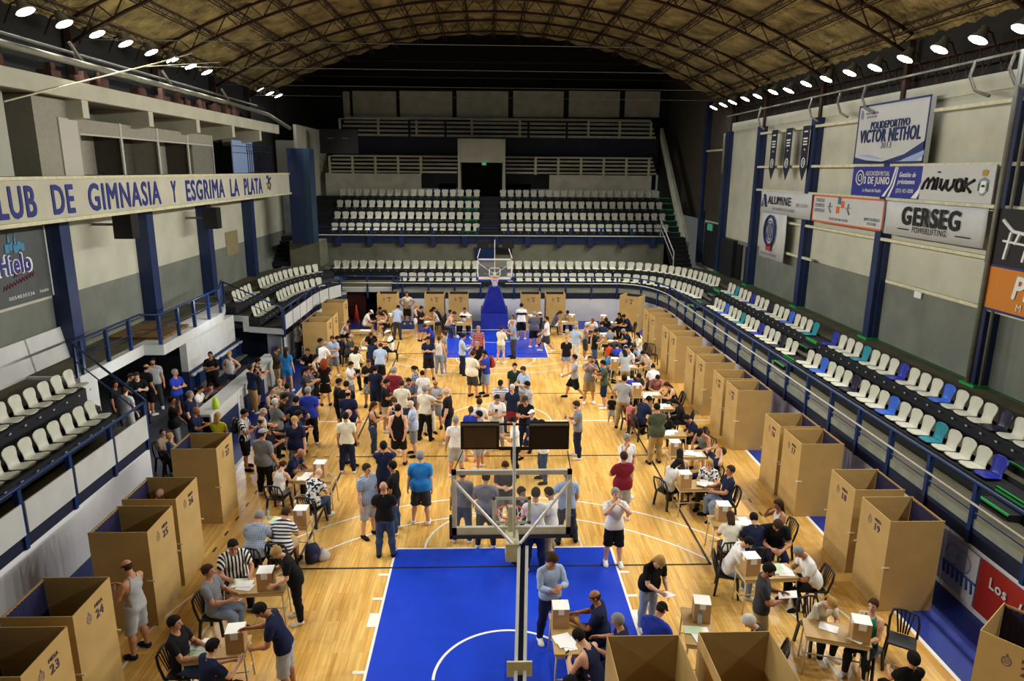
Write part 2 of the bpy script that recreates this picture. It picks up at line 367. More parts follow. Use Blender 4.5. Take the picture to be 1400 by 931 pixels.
m.box((-11.08, 2.2, .95), (-10.98, 7.4, 1.02), WHITE); m.box((-11.05, 2.2, .42), (-10.75, 7.2, .46), mat('bench_grey', '#6a6657', .7)); 
for yy in (2.4, 3.8, 5.2, 7.2): m.box((-10.9, yy, 0), (-10.8, yy + .06, .42), BLUE)
b_ = m.build('wall_bench'); tag(b_, 'long bench with white back rail along the navy lobby wall', 'bench')
m = MB(); a = onx(308, 318, -13.42); b = onx(327, 345, -13.42); m.box((-13.46, a.y, b.z), (-13.42, b.y, a.z)); struct(m.build('trim_wall_patch', mat('patch_tan', '#8c815c', .9, var=.2)))
# scorers counter
m = MB(); m.box((-9.3, -2.2, .98), (-8.72, 5.0, 1.05)); ct = empty('counter', (0, 0, 0)); ct.location = (-8.8, 1.4, 0); o = m.build('counter_top', WHITE, ct); o.location = (8.8, -1.4, 0)
m = MB(); m.box((-9.24, -2.1, 0), (-9.18, 4.9, .98)); o = m.build('back_panel', NAVY, ct); o.location = (8.8, -1.4, 0)
for i, (y0, y1, mm, nm) in enumerate(((-2.1, .2, NAVY, 'navy_panel'), (.2, .75, WHITE, 'white_panel'), (.75, 3.0, NAVY, 'navy_panel'), (3.0, 4.9, WHITE, 'white_panel'))):
    m = MB(); m.box((-8.80, y0 + .01, 0), (-8.75, y1 - .01, .62 if mm is NAVY else .97)); 
    if mm is NAVY: m.box((-8.80, y0 + .01, .63), (-8.75, y1 - .01, .97), WHITE)
    o = m.build(nm, None if mm is NAVY and len(m.mats) else mm, ct); o.location = (8.8, -1.4, 0)
    if mm is NAVY: o.data.materials.clear(); o.data.materials.append(WHITE); o.data.materials.append(NAVY); o.data.polygons.foreach_set('material_index', [1] * 6 + [0] * 6)
tag(ct, 'long white topped counter with navy front panels between lobby and court', 'counter')
text_mesh('lettering', 'CLUB', .22, mat('logo_grey', '#555a66', .7), ct, frame((8.8 - 8.745, -1.4 + .47, .5), (0, 0, -1), (0, 1, 0)))
# notice and signs in the lobby
m = MB(); m.box((-9.9, 7.35, .0), (-9.3, 7.6, 1.35), mat('grey_door', '#8f9498', .6)); o = m.build('notice_stand'); tag(o, 'pale grey cupboard with a white notice at the lobby end', 'cupboard')

# ---------------------------------------------------------------- side walls and columns
m = MB(); m.box((13.45, -24, 2.2), (13.7, 18.3, 4.65), GREYW); m.box((13.45, -24, 4.65), (13.7, 18.3, 10.5), WHITEW); m.box((13.38, -24, 10.5), (13.7, 18.3, 10.95), WHITEW); m.box((13.7, -24, 10.9), (13.9, 24, 13.2), CLAD); struct(m.build('wall_right'))
m = MB(); m.box((13.6, 18.3, 2.2), (13.8, 24, 5.3), WHITEW); m.box((13.6, 18.3, 5.3), (13.8, 36, 20), mat('end_cladding', '#453d2e', .8, var=.4, scale=3, stretch=(6, 6, .3))); struct(m.build('wall_right_end'))
m = MB(); m.box((-13.7, -24, 2.2), (-13.45, 24, 4.45), GREYW); m.box((-13.7, -24, 4.45), (-13.45, 24, 8), WHITEW); m.box((-13.9, -24, 8), (-13.7, 24, 13.4), CLAD); struct(m.build('wall_left'))
m = MB(); m.box((-13.8, 24, 2.2), (-13.6, 36, 20), CLAD); m.box((-12.2, 22.4, 2.5), (-12.02, 30.5, 10.9), WHITEW); m.box((-12.3, 20.3, 2.5), (-10.5, 22.5, 4.02), CONC); m.box((-13.6, 23.4, 2.5), (-12.2, 23.6, 10), WHITEW); m.box((-13.35, 23.3, 4.2), (-12.45, 23.4, 7.0), mat('door_pale', '#b4bcc6', .6, var=.3, scale=2)); struct(m.build('wall_left_end'))
for i, yy in enumerate((18.2, 13.3, 7.3, 1.42, -4.2, -10.1, -16)):
    m = MB(); m.box((13.1, yy - .18, 2.55), (13.45, yy + .18, 10.5)); m.box((13.25, yy - .25, 2.55), (13.45, yy + .25, 10.5)); m.box((13.0, yy - .3, 2.55), (13.45, yy + .3, 2.62), GREEN)
    m.mats and None
    o = m.build('wall_right_column', None); o.data.materials.clear(); o.data.materials.append(GREEN); o.data.materials.append(NAVY); o.data.polygons.foreach_set('material_index', [1] * 12 + [0] * 6); struct(o)
m = MB(); m.box((13.3, 22.6, 2.55), (13.6, 23.1, 12.5)); struct(m.build('wall_right_column', NAVY))
for yy in (16.1, 10.1, 4.4, -1.0, -7.2, -13): m = MB(); m.box((-13.45, yy - .26, 2.55), (-12.95, yy + .26, 6.85)); struct(m.build('wall_left_column', NAVY))
for i, (z_, y0, y1) in enumerate(((10.15, 13.2, -24), (8.55, 13.2, -24), (6.1, 9.2, -24), (4.75, 9, 6.2), (4.75, .6, -24), (7.45, 13, -24))):
    m = MB(); m.bar((13.16, y0, z_), (13.16, y1, z_), .10, .10); struct(m.build('trim_girt_%d' % (i + 1), CREAM))
m = MB(); m.bar((13.0, 18, 11.3), (13.0, -24, 11.3), .06, .06); 
for yy in (13, 7.4, 5.0, 3.2, -2.5, -4): m.tube([(13.0, yy, 11.3 if yy < 10 else 11.4), (12.9, yy, 10.9), (12.9, yy - .3, 10.5), (12.9, yy - .9, 10.3)], .045)
m.tube([(12.9, -4.4, 11.3), (12.9, -4.4, 2.7)], .07); m.tube([(13.0, -4.75, 10.6), (13.0, -4.75, 2.7)], .045); m.tube([(12.95, 18, 10.4), (12.95, 17.9, 8.2)], .07)
struct(m.build('trim_pipes_right', PIPE))
m = MB()
for y0, y1 in ((15.0, 15.75), (13.75, 14.4)): m.box((13.36, y0, 2.55), (13.44, y1, 4.45), BLACK)
m.box((13.2, 15.9, 2.55), (13.44, 18.0, 4.6), mat('door_dark', '#14161a', .6)); struct(m.build('door_1'))
m = MB(); m.box((13.3, 19.0, 2.55), (13.58, 21.6, 5.2), mat('doorway_black', '#090a0b', .8)); m.box((13.25, 20.0, 4.8), (13.3, 20.9, 5.2), mat('exit_green', '#3c8f6c', .5, emit='#3c8f6c', es=.35)); struct(m.build('door_2'))
m = MB(); m.box((13.3, 18.9, 5.9), (13.55, 19.0, 9.6), CREAM); m.box((13.3, 18.9, 9.5), (13.55, 22.4, 9.6), CREAM); m.box((13.4, 19.0, 5.9), (13.55, 22.4, 9.5), mat('corr_brown', '#3a3325', .8, var=.4, scale=3, stretch=(8, 8, .4))); struct(m.build('window_1'))

m = MB(); m.box((13.38, -24, 2.55), (13.45, 18.2, 2.575)); struct(m.build('trim_green_base', mat('green_line', '#1d5c35', .7)))
m = MB()
for ya in (11.35, .70, -9.95):
    for x0, z0, dy in ((9.78, 1.66, 0), (10.88, 2.11, .75)):
        y = ya + dy; m.box((x0, y - .42, z0), (x0 + .32, y + .42, z0 + .17), DKSTEP); m.box((x0 - .01, y - .42, z0 + .14), (x0 + .03, y + .42, z0 + .18), GREEN); m.box((x0 + .31, y - .42, z0 + .31), (x0 + .36, y + .42, z0 + .40), GREEN)
struct(m.build('trim_aisle_steps'))
# ---------------------------------------------------------------- left mezzanine: fascia with the club name, cabins, beams
m = MB(); m.box((-13.7, -24, 7.75), (-11.75, 19, 7.95), WHITEW); m.box((-11.85, -24, 6.95), (-11.7, 19, 8.0), WHITEW); m.box((-11.88, -24, 6.86), (-11.6, 19, 6.96), CREAM); m.box((-11.88, -24, 7.96), (-11.64, 19, 8.04), CREAM)
fas = struct(m.build('wall_left_fascia'))
FY = lambda px: onx(px, 262, -11.7).y
text_y = [('CLUB', FY(-34), FY(47)), ('DE', FY(69), FY(100)), ('GIMNASIA', FY(119), FY(219)), ('Y', FY(234), FY(241)), ('ESGRIMA', FY(254), FY(307)), ('LA', FY(315), FY(327)), ('PLATA', FY(334), FY(359))]
LB = mat('letter_blue', '#1b2874', .6, var=.2, scale=8)
for s_, y0, y1 in text_y:
    text_mesh('lettering', s_, 1.06, LB, fas, frame((-11.695, (y0 + y1) / 2, 7.44), (0, 1, 0), (0, 0, 1)), bold=.024, maxw=y1 - y0 - .06)
m = MB(); m.box((-13.7, -24, 10.12), (-11.75, 16.5, 10.3), mat('soffit_grey', '#6f7064', .9, var=.2)); m.box((-11.8, -24, 10.1), (-11.6, 17.3, 10.55), WHITEW)
for yy in (-9.5, -5.6, -1.6, 2.35, 6.3, 10.2, 14.0): m.prism([(-11.65, yy, 10.15), (-13.5, yy, 10.15), (-13.5, yy, 9.35), (-11.65, yy, 9.62)], (0, .32, 0), WHITEW)
m.box((-13.6, -24, 8.0), (-13.45, 12.4, 10.2), mat('panel_grey', '#7e7b6c', .8, var=.15)); struct(m.build('wall_left_gallery'))
CAB = mat('cabin_grey', '#8f8c7d', .7, var=.12); ALU = mat('aluminium', '#b5b3a6', .4); DGL = mat('dark_glass', '#2b2a25', .25)
for i, (y0, y1) in enumerate(((-.9, 1.6), (1.6, 4.2), (4.2, 6.8), (6.8, 9.4))):
    c_ = empty('commentary_cabin', (-12.3, y0, 8.04))
    q = MB(); q.box((0, 0, 0), (.05, .06, 1.62)); q.box((0, y1 - y0 - .06, 0), (.05, y1 - y0, 1.62)); q.box((0, 0, 1.15), (.06, y1 - y0, 1.2)); q.build('frame', ALU, c_)
    q = MB(); q.box((.0, .06, 1.2), (.03, y1 - y0 - .06, 1.6)); q.build('fascia_panel', CAB, c_)
    q = MB(); q.box((-.9, .03, 0), (-.86, y1 - y0, 1.6)); q.box((-.9, .0, 0), (0, .03, 1.6)); q.build('side_panel', CAB if i % 2 == 0 else mat('cabin_brown', '#4a463b', .8, var=.2), c_)
    tag(c_, ('grey framed press cabin on the left gallery, %s' % ('first from the near end', 'second from the near end', 'third from the near end', 'farthest of the four')[i]), 'cabin', 'press cabins on the left gallery')
m = MB(); m.box((-12.9, -3.1, 8.04), (-12.1, -1.05, 10.1), CAB); m.box((-12.1, -2.1, 8.04), (-12.06, -1.2, 9.6), ALU); m.box((-12.5, -4.9, 8.04), (-12.3, -3.9, 10.1), mat('panel_light', '#a5a799', .8)); struct(m.build('wall_left_booth'))
m = MB()
for i in range(15): m.bar((-11.85, 12.6 + i * .28, 8.05), (-11.85, 12.6 + i * .28, 9.4), .03)
for z_ in (8.1, 9.1, 9.4): m.bar((-11.85, 12.5, z_), (-11.85, 16.7, z_), .03)
tag(m.build('steel_gate', NAVY2), 'dark barred gate at the far end of the left gallery', 'gate')
m = MB(); m.box((-12.6, 12.6, 8.05), (-12.55, 15.6, 9.6), mat('pale_blue_panel', '#8fa6cf', .6)); struct(m.build('window_2'))
m = MB(); m.box((-11.75, 19.0, 4.05), (-10.85, 20.2, 9.4), NAVY); m.box((-10.85, 19.0, 4.05), (-10.5, 20.2, 9.4), mat('navy_teal', '#1d3a52', .5)); struct(m.build('wall_left_end_column'))
for i in range(16):
    yy = -6 + i * 1.25; z_ = 10.55; r1 = random.Random(i)
    if r1.random() < .75:
        q = MB(); q.box((-.25, 0, 0), (.15, .25 + r1.random() * .35, .18 + r1.random() * .22)); q.box((-.05, .1, .2), (.1, .3, .36 + r1.random() * .15)); o = q.build('brick_pile', BRICK, loc=(-11.95 - r1.random() * .3, yy, z_)); tag(o, 'small heap of red bricks lying on the left gallery roof beam', 'bricks', 'brick heaps along the gallery beam')
m = MB(); m.tube([(-12.3, -24, 11.25), (-12.3, 12, 11.2), (-12.2, 17.5, 11.1), (-11.6, 19.5, 10.5)], .10); m.tube([(-12.6, -24, 11.6), (-12.6, 17, 11.5)], .05)
for yy in (-5, 0, 6, 12): m.tube([(-12.3, yy, 11.25), (-12.5, yy - .3, 11.8)], .05)
struct(m.build('trim_pipes_left', PIPE))
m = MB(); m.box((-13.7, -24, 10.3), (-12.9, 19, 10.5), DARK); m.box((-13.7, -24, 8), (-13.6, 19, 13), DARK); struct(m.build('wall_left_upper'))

m = MB(); p = onx(367, 250, -11.69)
m.tube([(-11.69, p.y - .30, p.z + .25), (-11.69, p.y - .1, p.z + .35), (-11.69, p.y, p.z + .1), (-11.69, p.y - .15, p.z - .3)], .05, NAVY, 5); m.tube([(-11.69, p.y + .35, p.z + .25), (-11.69, p.y + .1, p.z + .1), (-11.69, p.y + .3, p.z - .1), (-11.69, p.y + .1, p.z - .35)], .05, NAVY, 5); m.tube([(-11.69, p.y - .35, p.z), (-11.69, p.y - .1, p.z - .15)], .06, mat('print_gold2', '#a08a3a', .6), 5)
m.build('painted_emblem', None, fas)
# ---------------------------------------------------------------- far end: concrete wall, upper stand, terraces, dark gable
FW = ony(600, 357, 22.4).z
m = MB(); m.box((-12.3, 22.4, 2.2), (11.0, 22.7, 3.78), mat('far_concrete', '#7b7c69', .85, var=.22, scale=1.)); struct(m.build('wall_far'))
m = MB(); m.box((-11.9, 22.3, 3.78), (11.0, 22.5, 4.22), NAVY)
for i in range(11): m.box((-9.8 + i * 2.0 - .17, 22.22, 3.55), (-9.8 + i * 2.0 + .17, 22.5, 4.22), NAVY)
m.box((-11.9, 22.2, 4.22), (11.0, 22.3, 4.28), WHITE); struct(m.build('wall_far_beam'))
US = MB(); ROWS = [(24.0, 4.89), (25.0, 5.56), (26.0, 6.26), (27.0, 6.98)]
SLK = mat('step_green', '#0f2a24', .7, var=.3)
for i, (yb, zt) in enumerate(ROWS):
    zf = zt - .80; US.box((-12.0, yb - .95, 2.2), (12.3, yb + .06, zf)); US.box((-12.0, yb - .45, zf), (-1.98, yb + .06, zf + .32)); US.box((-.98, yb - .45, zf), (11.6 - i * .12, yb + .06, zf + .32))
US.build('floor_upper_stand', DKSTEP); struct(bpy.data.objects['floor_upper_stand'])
m = MB()
for i, (yb, zt) in enumerate(ROWS):
    zf = zt - .80
    for a, b in ((-1.97, -1.0), (11.6 - i * .12, 12.3)): m.box((a, yb - .99, zf - .05), (b, yb - .93, zf + .01), GREEN); m.box((a, yb - .47, zf), (b, yb + .03, zf + .33), SLK); m.box((a, yb - .50, zf + .29), (b, yb - .46, zf + .34), GREEN)
struct(m.build('trim_aisle_edges', None)); 
# terraces above
TER = mat('terrace_white', '#cccbb8', .85, var=.2, scale=1.5); m = MB()
m.box((-11.6, 27.8, 6.2), (-5.0, 28.1, 8.0), TER); m.box((4.0, 27.8, 6.2), (11.2, 28.1, 8.0), TER)
for j in range(3): m.box((-5.0 + j * .6, 27.6 + j * .3, 6.2), (-2.6, 27.9 + j * .3, 6.55 + j * .4), NAVY); m.box((.95, 27.6 + j * .3, 6.2), (3.9 - j * .6, 27.9 + j * .3, 6.55 + j * .4), NAVY)
for j in range(5):
    for xa, xb in ((-11.4, -2.5), (.95, 11.6)): m.box((xa, 28.2 + j * .4, 7), (xb, 28.6 + j * .4, 8.06 + j * .27), DKSTEP); m.box((xa, 28.08 + j * .4, 8.06 + j * .27), (xb, 28.6 + j * .4, 8.19 + j * .27), TER)  # step bodies coloured dark for the shade under each overhanging white slab
m.box((-12, 30.5, 8.5), (12.2, 30.7, 10.6), NAVY2)
for j in range(5): m.box((-11.0, 30.7 + j * .5, 9.5), (12.0, 31.2 + j * .5, 10.62 + j * .33), DKSTEP); m.box((-11.0, 30.58 + j * .5, 10.62 + j * .33), (12.0, 31.2 + j * .5, 10.78 + j * .33), TER)  # upper steps too: shade below the slabs put into the dark colour
for x0, x1 in ((-10.9, -10.4), (-9.8, -5.7), (-5.2, -.3), (.3, 5.6), (6.1, 11.0), (11.6, 15.0)):
    a, b = ony(0, 0, 33.4), 0
for x0, x1 in ((470, 477), (483, 541), (547, 618), (624.5, 695), (701.5, 771), (777.5, 848), (854, 903)):
    a = ony(x0, 160, 33.4); b = ony(x1, 125, 33.4); m.box((a.x, 33.4, a.z), (b.x, 33.6, b.z), TER)
m.box((-14, 33.6, 11.5), (15, 33.8, 14.3), DKSTEP); struct(m.build('wall_far_terrace'))
a = ony(627, 222, 27.6); b = ony(690, 190, 27.6); c_ = ony(627, 256, 27.6)
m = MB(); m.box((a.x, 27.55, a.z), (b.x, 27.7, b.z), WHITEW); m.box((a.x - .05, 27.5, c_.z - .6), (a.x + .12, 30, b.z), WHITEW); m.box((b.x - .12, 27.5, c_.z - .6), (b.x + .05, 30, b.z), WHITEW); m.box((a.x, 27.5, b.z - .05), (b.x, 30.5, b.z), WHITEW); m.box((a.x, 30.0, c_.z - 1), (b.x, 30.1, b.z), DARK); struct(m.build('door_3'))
m = MB(); m.box((-.75, 27.4, 8.62), (-.45, 27.5, 8.8)); tag(m.build('exit_sign', mat('exit_sign_green', '#2a7a50', .5, emit='#3fae74', es=.5)), 'small green exit sign over the dark doorway of the upper stand', 'sign')
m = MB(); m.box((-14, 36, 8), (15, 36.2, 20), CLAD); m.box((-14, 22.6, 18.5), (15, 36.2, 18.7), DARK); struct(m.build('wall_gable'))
for x0, x1 in ((12.3, 12.5),): 
    m = MB(); m.prism([(12.35, 22.2, 2.55), (12.35, 30.8, 10.6), (12.35, 30.8, 11.4), (12.35, 22.2, 4.0)], (.2, 0, 0), TER); struct(m.build('wall_stand_parapet'))
def fence(label, pts, h, step, colr, name='terrace_railing', rails=(1., .55, .12)):
    a, b = Vector(pts[0]), Vector(pts[1]); r = empty(name, a); d = b - a; tag(r, label, 'railing')
    for f in rails: q = MB(); q.bar(Vector((0, 0, h * f)), d + Vector((0, 0, h * f)), .06, .06); q.build('rail', colr, r)
    n = max(1, round(d.length / step))
    for i in range(n + 1): p = d * (i / n); q = MB(); q.bar(p, p + Vector((0, 0, h)), .16, .05); q.build('post', colr, r)
    return r
fence('cream railing on the terrace above the upper left seats', ((-11.3, 27.95, 8.0), (-5.0, 27.95, 8.0)), 1.15, 1.55, CREAM)
fence('cream railing on the terrace above the upper right seats', ((3.0, 27.95, 8.0), (11.0, 27.95, 8.0)), 1.15, 1.6, CREAM)
fence('cream railing on the highest terrace, left part', ((-11.0, 30.6, 10.6), (-5.5, 30.6, 10.6)), 1.2, 3.6, CREAM, rails=(1.,))
fence('cream railing on the highest terrace, middle part', ((-1.5, 30.6, 10.6), (2.0, 30.6, 10.6)), 1.2, 3.4, CREAM, rails=(1.,))
fence('cream railing on the highest terrace, right part', ((7.0, 30.6, 10.6), (11.6, 30.6, 10.6)), 1.2, 2.3, CREAM, rails=(1.,))
fence('dark blue rail on the highest terrace, left of the doorway', ((-6.0, 30.4, 10.6), (-3.4, 30.4, 10.6)), 1.15, 2.0, NAVY2, rails=(1.,))
fence('dark blue rail on the highest terrace, right of the doorway', ((2.6, 30.4, 10.6), (5.4, 30.4, 10.6)), 1.15, 2.0, NAVY2, rails=(1.,))
fence('white rail in front of the upper seats, left of the aisle', ((-11.5, 22.25, 4.28), (-1.95, 22.25, 4.28)), .46, 2.0, BLUE, rails=(1.,))
fence('white rail in front of the upper seats, right of the aisle', ((-1.0, 22.25, 4.28), (10.8, 22.25, 4.28)), .46, 2.0, BLUE, rails=(1.,))
slope_rail((11.0, 19.9, 2.55), (10.7, 22.3, 4.3), 'white stair rail at the foot of the upper stand stairs', colr=STEEL, posts=2, h=.95)
m = MB()
for j in range(7): m.box((11.0, 20.4 + j * .3, 2.5), (12.3, 22.8, 2.75 + j * .24))
struct(m.build('floor_stairs_right', DKSTEP))
m = MB()
for j in range(7): m.box((-13.45, 20.4 + j * .38, 2.5), (-12.3, 23.3, 2.75 + j * .22))
struct(m.build('floor_stairs_left', DKSTEP))
# middle aisle stairs of the lower far stand
m = MB(); m.box((-.6, 16.3, 1.62), (.5, 20, 1.68))
for j in range(4): m.box((-.6, 17.4 + j * .6, 1.6), (.5, 20, 1.72 + j * .18)); m.box((-.6, 17.38 + j * .6, 1.70 + j * .18), (.5, 17.41 + j * .6, 1.73 + j * .18), GREEN)
o = m.build('floor_aisle_far'); o.data.materials.clear(); o.data.materials.append(GREEN); o.data.materials.append(DKSTEP); o.data.polygons.foreach_set('material_index', [1] * 6 + ([1] * 6 + [0] * 6) * 4); struct(o)
m = MB(); m.box((-1.15, 22.3, 2.55), (.05, 22.39, 3.5), BLUE); tag(m.build('blue_door'), 'navy blue door in the far concrete wall behind the far hoop', 'door')
m = MB(); m.box((.15, 22.3, 3.1), (1.2, 22.39, 3.5)); tag(m.build('hanging_board', BLACK), 'dark board hanging beside the navy door behind the far hoop', 'board')
# black scoreboard at the far left top
a = ony(436, 176, 24.5); b = ony(490, 210, 24.5)
m = MB(); m.box((a.x, 24.5, b.z), (b.x, 24.7, a.z), mat('board_black', '#050506', .8)); sb = m.build('scoreboard'); 
DW = mat('dim_white', '#4a4a46', .7)
for px in (452, 472):
    p = ony(px, 189, 24.48); q = MB()
    for k in range(5): q.box((p.x - .2 + k * .085, 24.48, p.z - .045), (p.x - .2 + k * .085 + .06, 24.495, p.z + .045), DW)
    q.build('caption', None, sb)
tag(sb, 'large black scoreboard high in the dark far left corner', 'scoreboard')

# ---------------------------------------------------------------- barrel roof: insulation blanket, bow trusses, lattice purlins, tie rods
VR, VZ = 27.9, 16.35 - 27.9; HX = 13.75
def vz(x, dr=0.): return VZ + math.sqrt((VR - dr) ** 2 - x * x)
def roof_mat():
    m = bpy.data.materials.new('insulation_blanket'); m.use_nodes = True; nt = m.node_tree; b = nt.nodes['Principled BSDF']; N = lambda t: nt.nodes.new(t); L = nt.links.new
    tc = N('ShaderNodeTexCoord'); n = N('ShaderNodeTexNoise'); n.inputs['Scale'].default_value = 1.1; n.inputs['Detail'].default_value = 6; L(tc.outputs['Object'], n.inputs['Vector'])
    r = N('ShaderNodeValToRGB'); r.color_ramp.elements[0].position = .3; r.color_ramp.elements[0].color = srgb('#64572f'); r.color_ramp.elements[1].position = .7; r.color_ramp.elements[1].color = srgb('#bcab70'); L(n.outputs[0], r.inputs[0]); L(r.outputs[0], b.inputs['Base Color'])
    b.inputs['Roughness'].default_value = .8
    m2 = N('ShaderNodeMapping'); m2.inputs['Scale'].default_value = (1.2, 3.2, 1.2); L(tc.outputs['Object'], m2.inputs[0])
    n2 = N('ShaderNodeTexNoise'); n2.inputs['Scale'].default_value = 1.6; n2.inputs['Detail'].default_value = 4; n2.inputs['Distortion'].default_value = 1.2; L(m2.outputs[0], n2.inputs['Vector'])
    bp = N('ShaderNodeBump'); bp.inputs['Strength'].default_value = .9; bp.inputs['Distance'].default_value = .25; L(n2.outputs[0], bp.inputs['Height']); L(bp.outputs[0], b.inputs['Normal']); return m
n1, n2 = 120, 240; vs = []; fs = []; y0, y1 = -24., 22.8
for j in range(n2 + 1):
    y = y0 + (y1 - y0) * j / n2
    for i in range(n1 + 1):
        x = -HX + 2 * HX * i / n1
        sag = .13 * abs(math.sin(PI * x / 1.45)) + .06 * abs(math.sin(y * 3.1 + x * 1.1 + 1.6 * math.sin(x * 2.1))) + .04 * math.sin(y * 9 + x * 3.3 + 2 * math.sin(x * 1.3 + y * .7))
        vs.append((x, y, vz(x) - sag))
for j in range(n2):
    for i in range(n1): a = j * (n1 + 1) + i; fs.append((a, a + n1 + 1, a + n1 + 2, a + 1))
m = MB(); m.add(vs, fs, None, True); struct(m.build('ceiling', roof_mat()))
TY = (18.2, 13.3, 7.3, 1.42, -4.2, -10.1)
for ty in TY:
    m = MB(); xs = [-13.4 + 26.8 * i / 56 for i in range(57)]
    for dr in (.22, .78): m.tube([(x, ty, vz(x, dr)) for x in xs[::2]], .06, n=5)
    for i in range(56):
        a, b = (.22, .78) if i % 2 == 0 else (.78, .22); m.bar((xs[i], ty, vz(xs[i], a)), (xs[i + 1], ty, vz(xs[i + 1], b)), .035)
    m.bar((-13.4, ty, 12.5), (-13.4, ty, 10.5), .2); m.bar((13.4, ty, 12.5), (13.4, ty, 10.5), .2)
    struct(m.build('ceiling_truss', RUST))
for i in range(-9, 10):
    x = i * 1.45; m = MB(); z0 = vz(x, .14); z1 = vz(x, .36)
    m.bar((x, -12, z0), (x, 22.8, z0), .05); m.bar((x + .09, -12, z1), (x + .09, 22.8, z1), .035); m.bar((x - .09, -12, z1), (x - .09, 22.8, z1), .035)
    y = -12; k = 0
    while y < 22.5: m.bar((x, y, z0), (x + (.09 if k % 2 else -.09), y + .4, z1), .02); m.bar((x + (.09 if k % 2 else -.09), y + .4, z1), (x, y + .8, z0), .02); y += .8; k += 1
    struct(m.build('ceiling_purlin', RUST))
for ty in (18.2, 13.3, 7.3, 1.42): m = MB(); m.bar((-13.4, ty, 12.15), (13.4, ty, 12.15), .018); struct(m.build('ceiling_tie_rod', PIPE))
m = MB(); m.bar((-12.6, 20, 13.4), (12.6, 20, 13.4), .03); m.bar((-12.9, 22.5, 14.6), (12.9, 22.5, 14.6), .03); struct(m.build('ceiling_tie_rod', RUST))
m = MB(); m.tube([onx(5, 139, -11.5), onx(110, 112, -11.5), onx(200, 90, -11.5), onx(262, 73, -11.2)], .02); m.tube([onx(200, 91, -11.5), onx(300, 85, -11.5)], .015); struct(m.build('ceiling_cable', CREAM))
# lattice of the side strip under the roof on the right
m = MB()
y = -12
while y < 18: m.bar((13.5, y, 11.0), (13.5, y + .35, 11.75), .03); m.bar((13.5, y + .35, 11.75), (13.5, y + .7, 11.0), .03); y += .7
m.bar((13.5, -12, 11.75), (13.5, 18.2, 11.75), .06); struct(m.build('ceiling_eaves_lattice', RUST))
# ================================================================ stadium seats
def seat_mesh(name, m_):
    pr = [(-.225, .035, .150), (-.215, .048, .195), (-.13, .050, .213), (.06, .032, .208), (.135, .045, .188), (.172, .095, .168), (.195, .19, .172), (.215, .28, .203), (.235, .36, .212), (.247, .41, .18), (.25, .432, .11)]
    nx = 6; top = []; bot = []
    for k, (y, z, w) in enumerate(pr):
        a = pr[max(k - 1, 0)]; b = pr[min(k + 1, len(pr) - 1)]; t = Vector((0, b[0] - a[0], b[1] - a[1])).normalized(); nrm = Vector((0, t.z, -t.y))
        for i in range(nx + 1):
            u = -1 + 2 * i / nx; lift = .022 * u ** 4 * (1 if k < 4 else .0) ; fwd = -.03 * u * u * (1 if k >= 5 else 0)
            p = Vector((w * u, y + fwd, z + lift)); top.append(p); bot.append(p + nrm * .012)
    m = MB(); n = len(top); q = nx + 1; fs = []
    for k in range(len(pr) - 1):
        for i in range(nx):
            a = k * q + i; fs.append((a, a + 1, a + q + 1, a + q)); fs.append((n + a, n + a + q, n + a + q + 1, n + a + 1))
    K = len(pr) - 1
    for i in range(nx): fs.append((i, n + i, n + i + 1, i + 1)); fs.append((K * q + i, K * q + i + 1, n + K * q + i + 1, n + K * q + i))
    for k in range(K): a = k * q; fs.append((a, a + q, n + a + q, n + a)); a += nx; fs.append((a, n + a, n + a + q, a + q))
    m.add(top + bot, fs, m_, True); m.box((-.15, -.12, -.0), (.15, .1, .03), m_); me = m.mesh(name); me.transform(Matrix.Diagonal((1.04, 1, 1.1, 1))); return me
SM = {'W': mat('seat_white', '#cbcbb9', .45, var=.08, scale=5), 'B': mat('seat_blue', '#2f63c8', .35), 'T': mat('seat_teal', '#1a8796', .35), 'R': mat('seat_royal', '#1f2a9a', .35), 'N': mat('seat_navy', '#12112e', .35)}
SEATM = {k: seat_mesh('stadium_seat', v) for k, v in SM.items()}
PLATES = MB(); SEATN = 0
def seat(x, y, z, rz, c='W', label='', group=None):
    global SEATN; SEATN += 1
    o = bpy.data.objects.new('stadium_seat', SEATM[c]); COL.objects.link(o); o.location = (x, y, z); o.rotation_euler.z = rz
    tag(o, label, 'seat', group)
    M = Matrix.Translation((x, y, z)) @ Matrix.Rotation(rz, 4, 'Z'); PLATES.box((-.035, -.345, -.09), (.035, -.335, -.05), None, M)
CN = {'B': 'blue', 'T': 'teal', 'R': 'royal blue', 'N': 'dark navy'}
ORD = ['first', 'second', 'third', 'fourth', 'fifth', 'sixth', 'seventh']
def seatrow(pat, x, y0, dy, z, rz, where, mark):
    n = {}
    tot = {c: pat.count(c) for c in CN}
    for i, c in enumerate(pat):
        if c == 'W': seat(x, y0 + dy * i, z, rz, c, 'white plastic seat, ' + where, 'white seats, ' + where)
        else:
            n[c] = n.get(c, 0) + 1
            seat(x, y0 + dy * i, z, rz, c, '%s%s seat, %s' % ((ORD[n[c] - 1] + ' ') if tot[c] > 1 else '', CN[c], where) + (', from far end' if tot[c] > 1 and c != 'R' else ''))
MID = lambda a, b: [((p[0] * .5 + q[0] * .5), (p[1] * .5 + q[1] * .5)) for p, q in zip(LINES[a], LINES[b])]
S1, S2 = MID('b1', 'b1b'), MID('b2', 'b2b')
XS1, XS2 = S1[-1][0], S2[-1][0]
seatrow('NWWWBWWWTWWWRWWWNWW', XS1, 10.62, -.518, 1.98, -PI / 2, 'front row of right stand, beyond the middle aisle', 0)
seatrow('WWBWWWNWWWBWWWTWWWR', XS1, .05, -.50, 1.98, -PI / 2, 'front row of right stand, nearer than the middle aisle', 0)
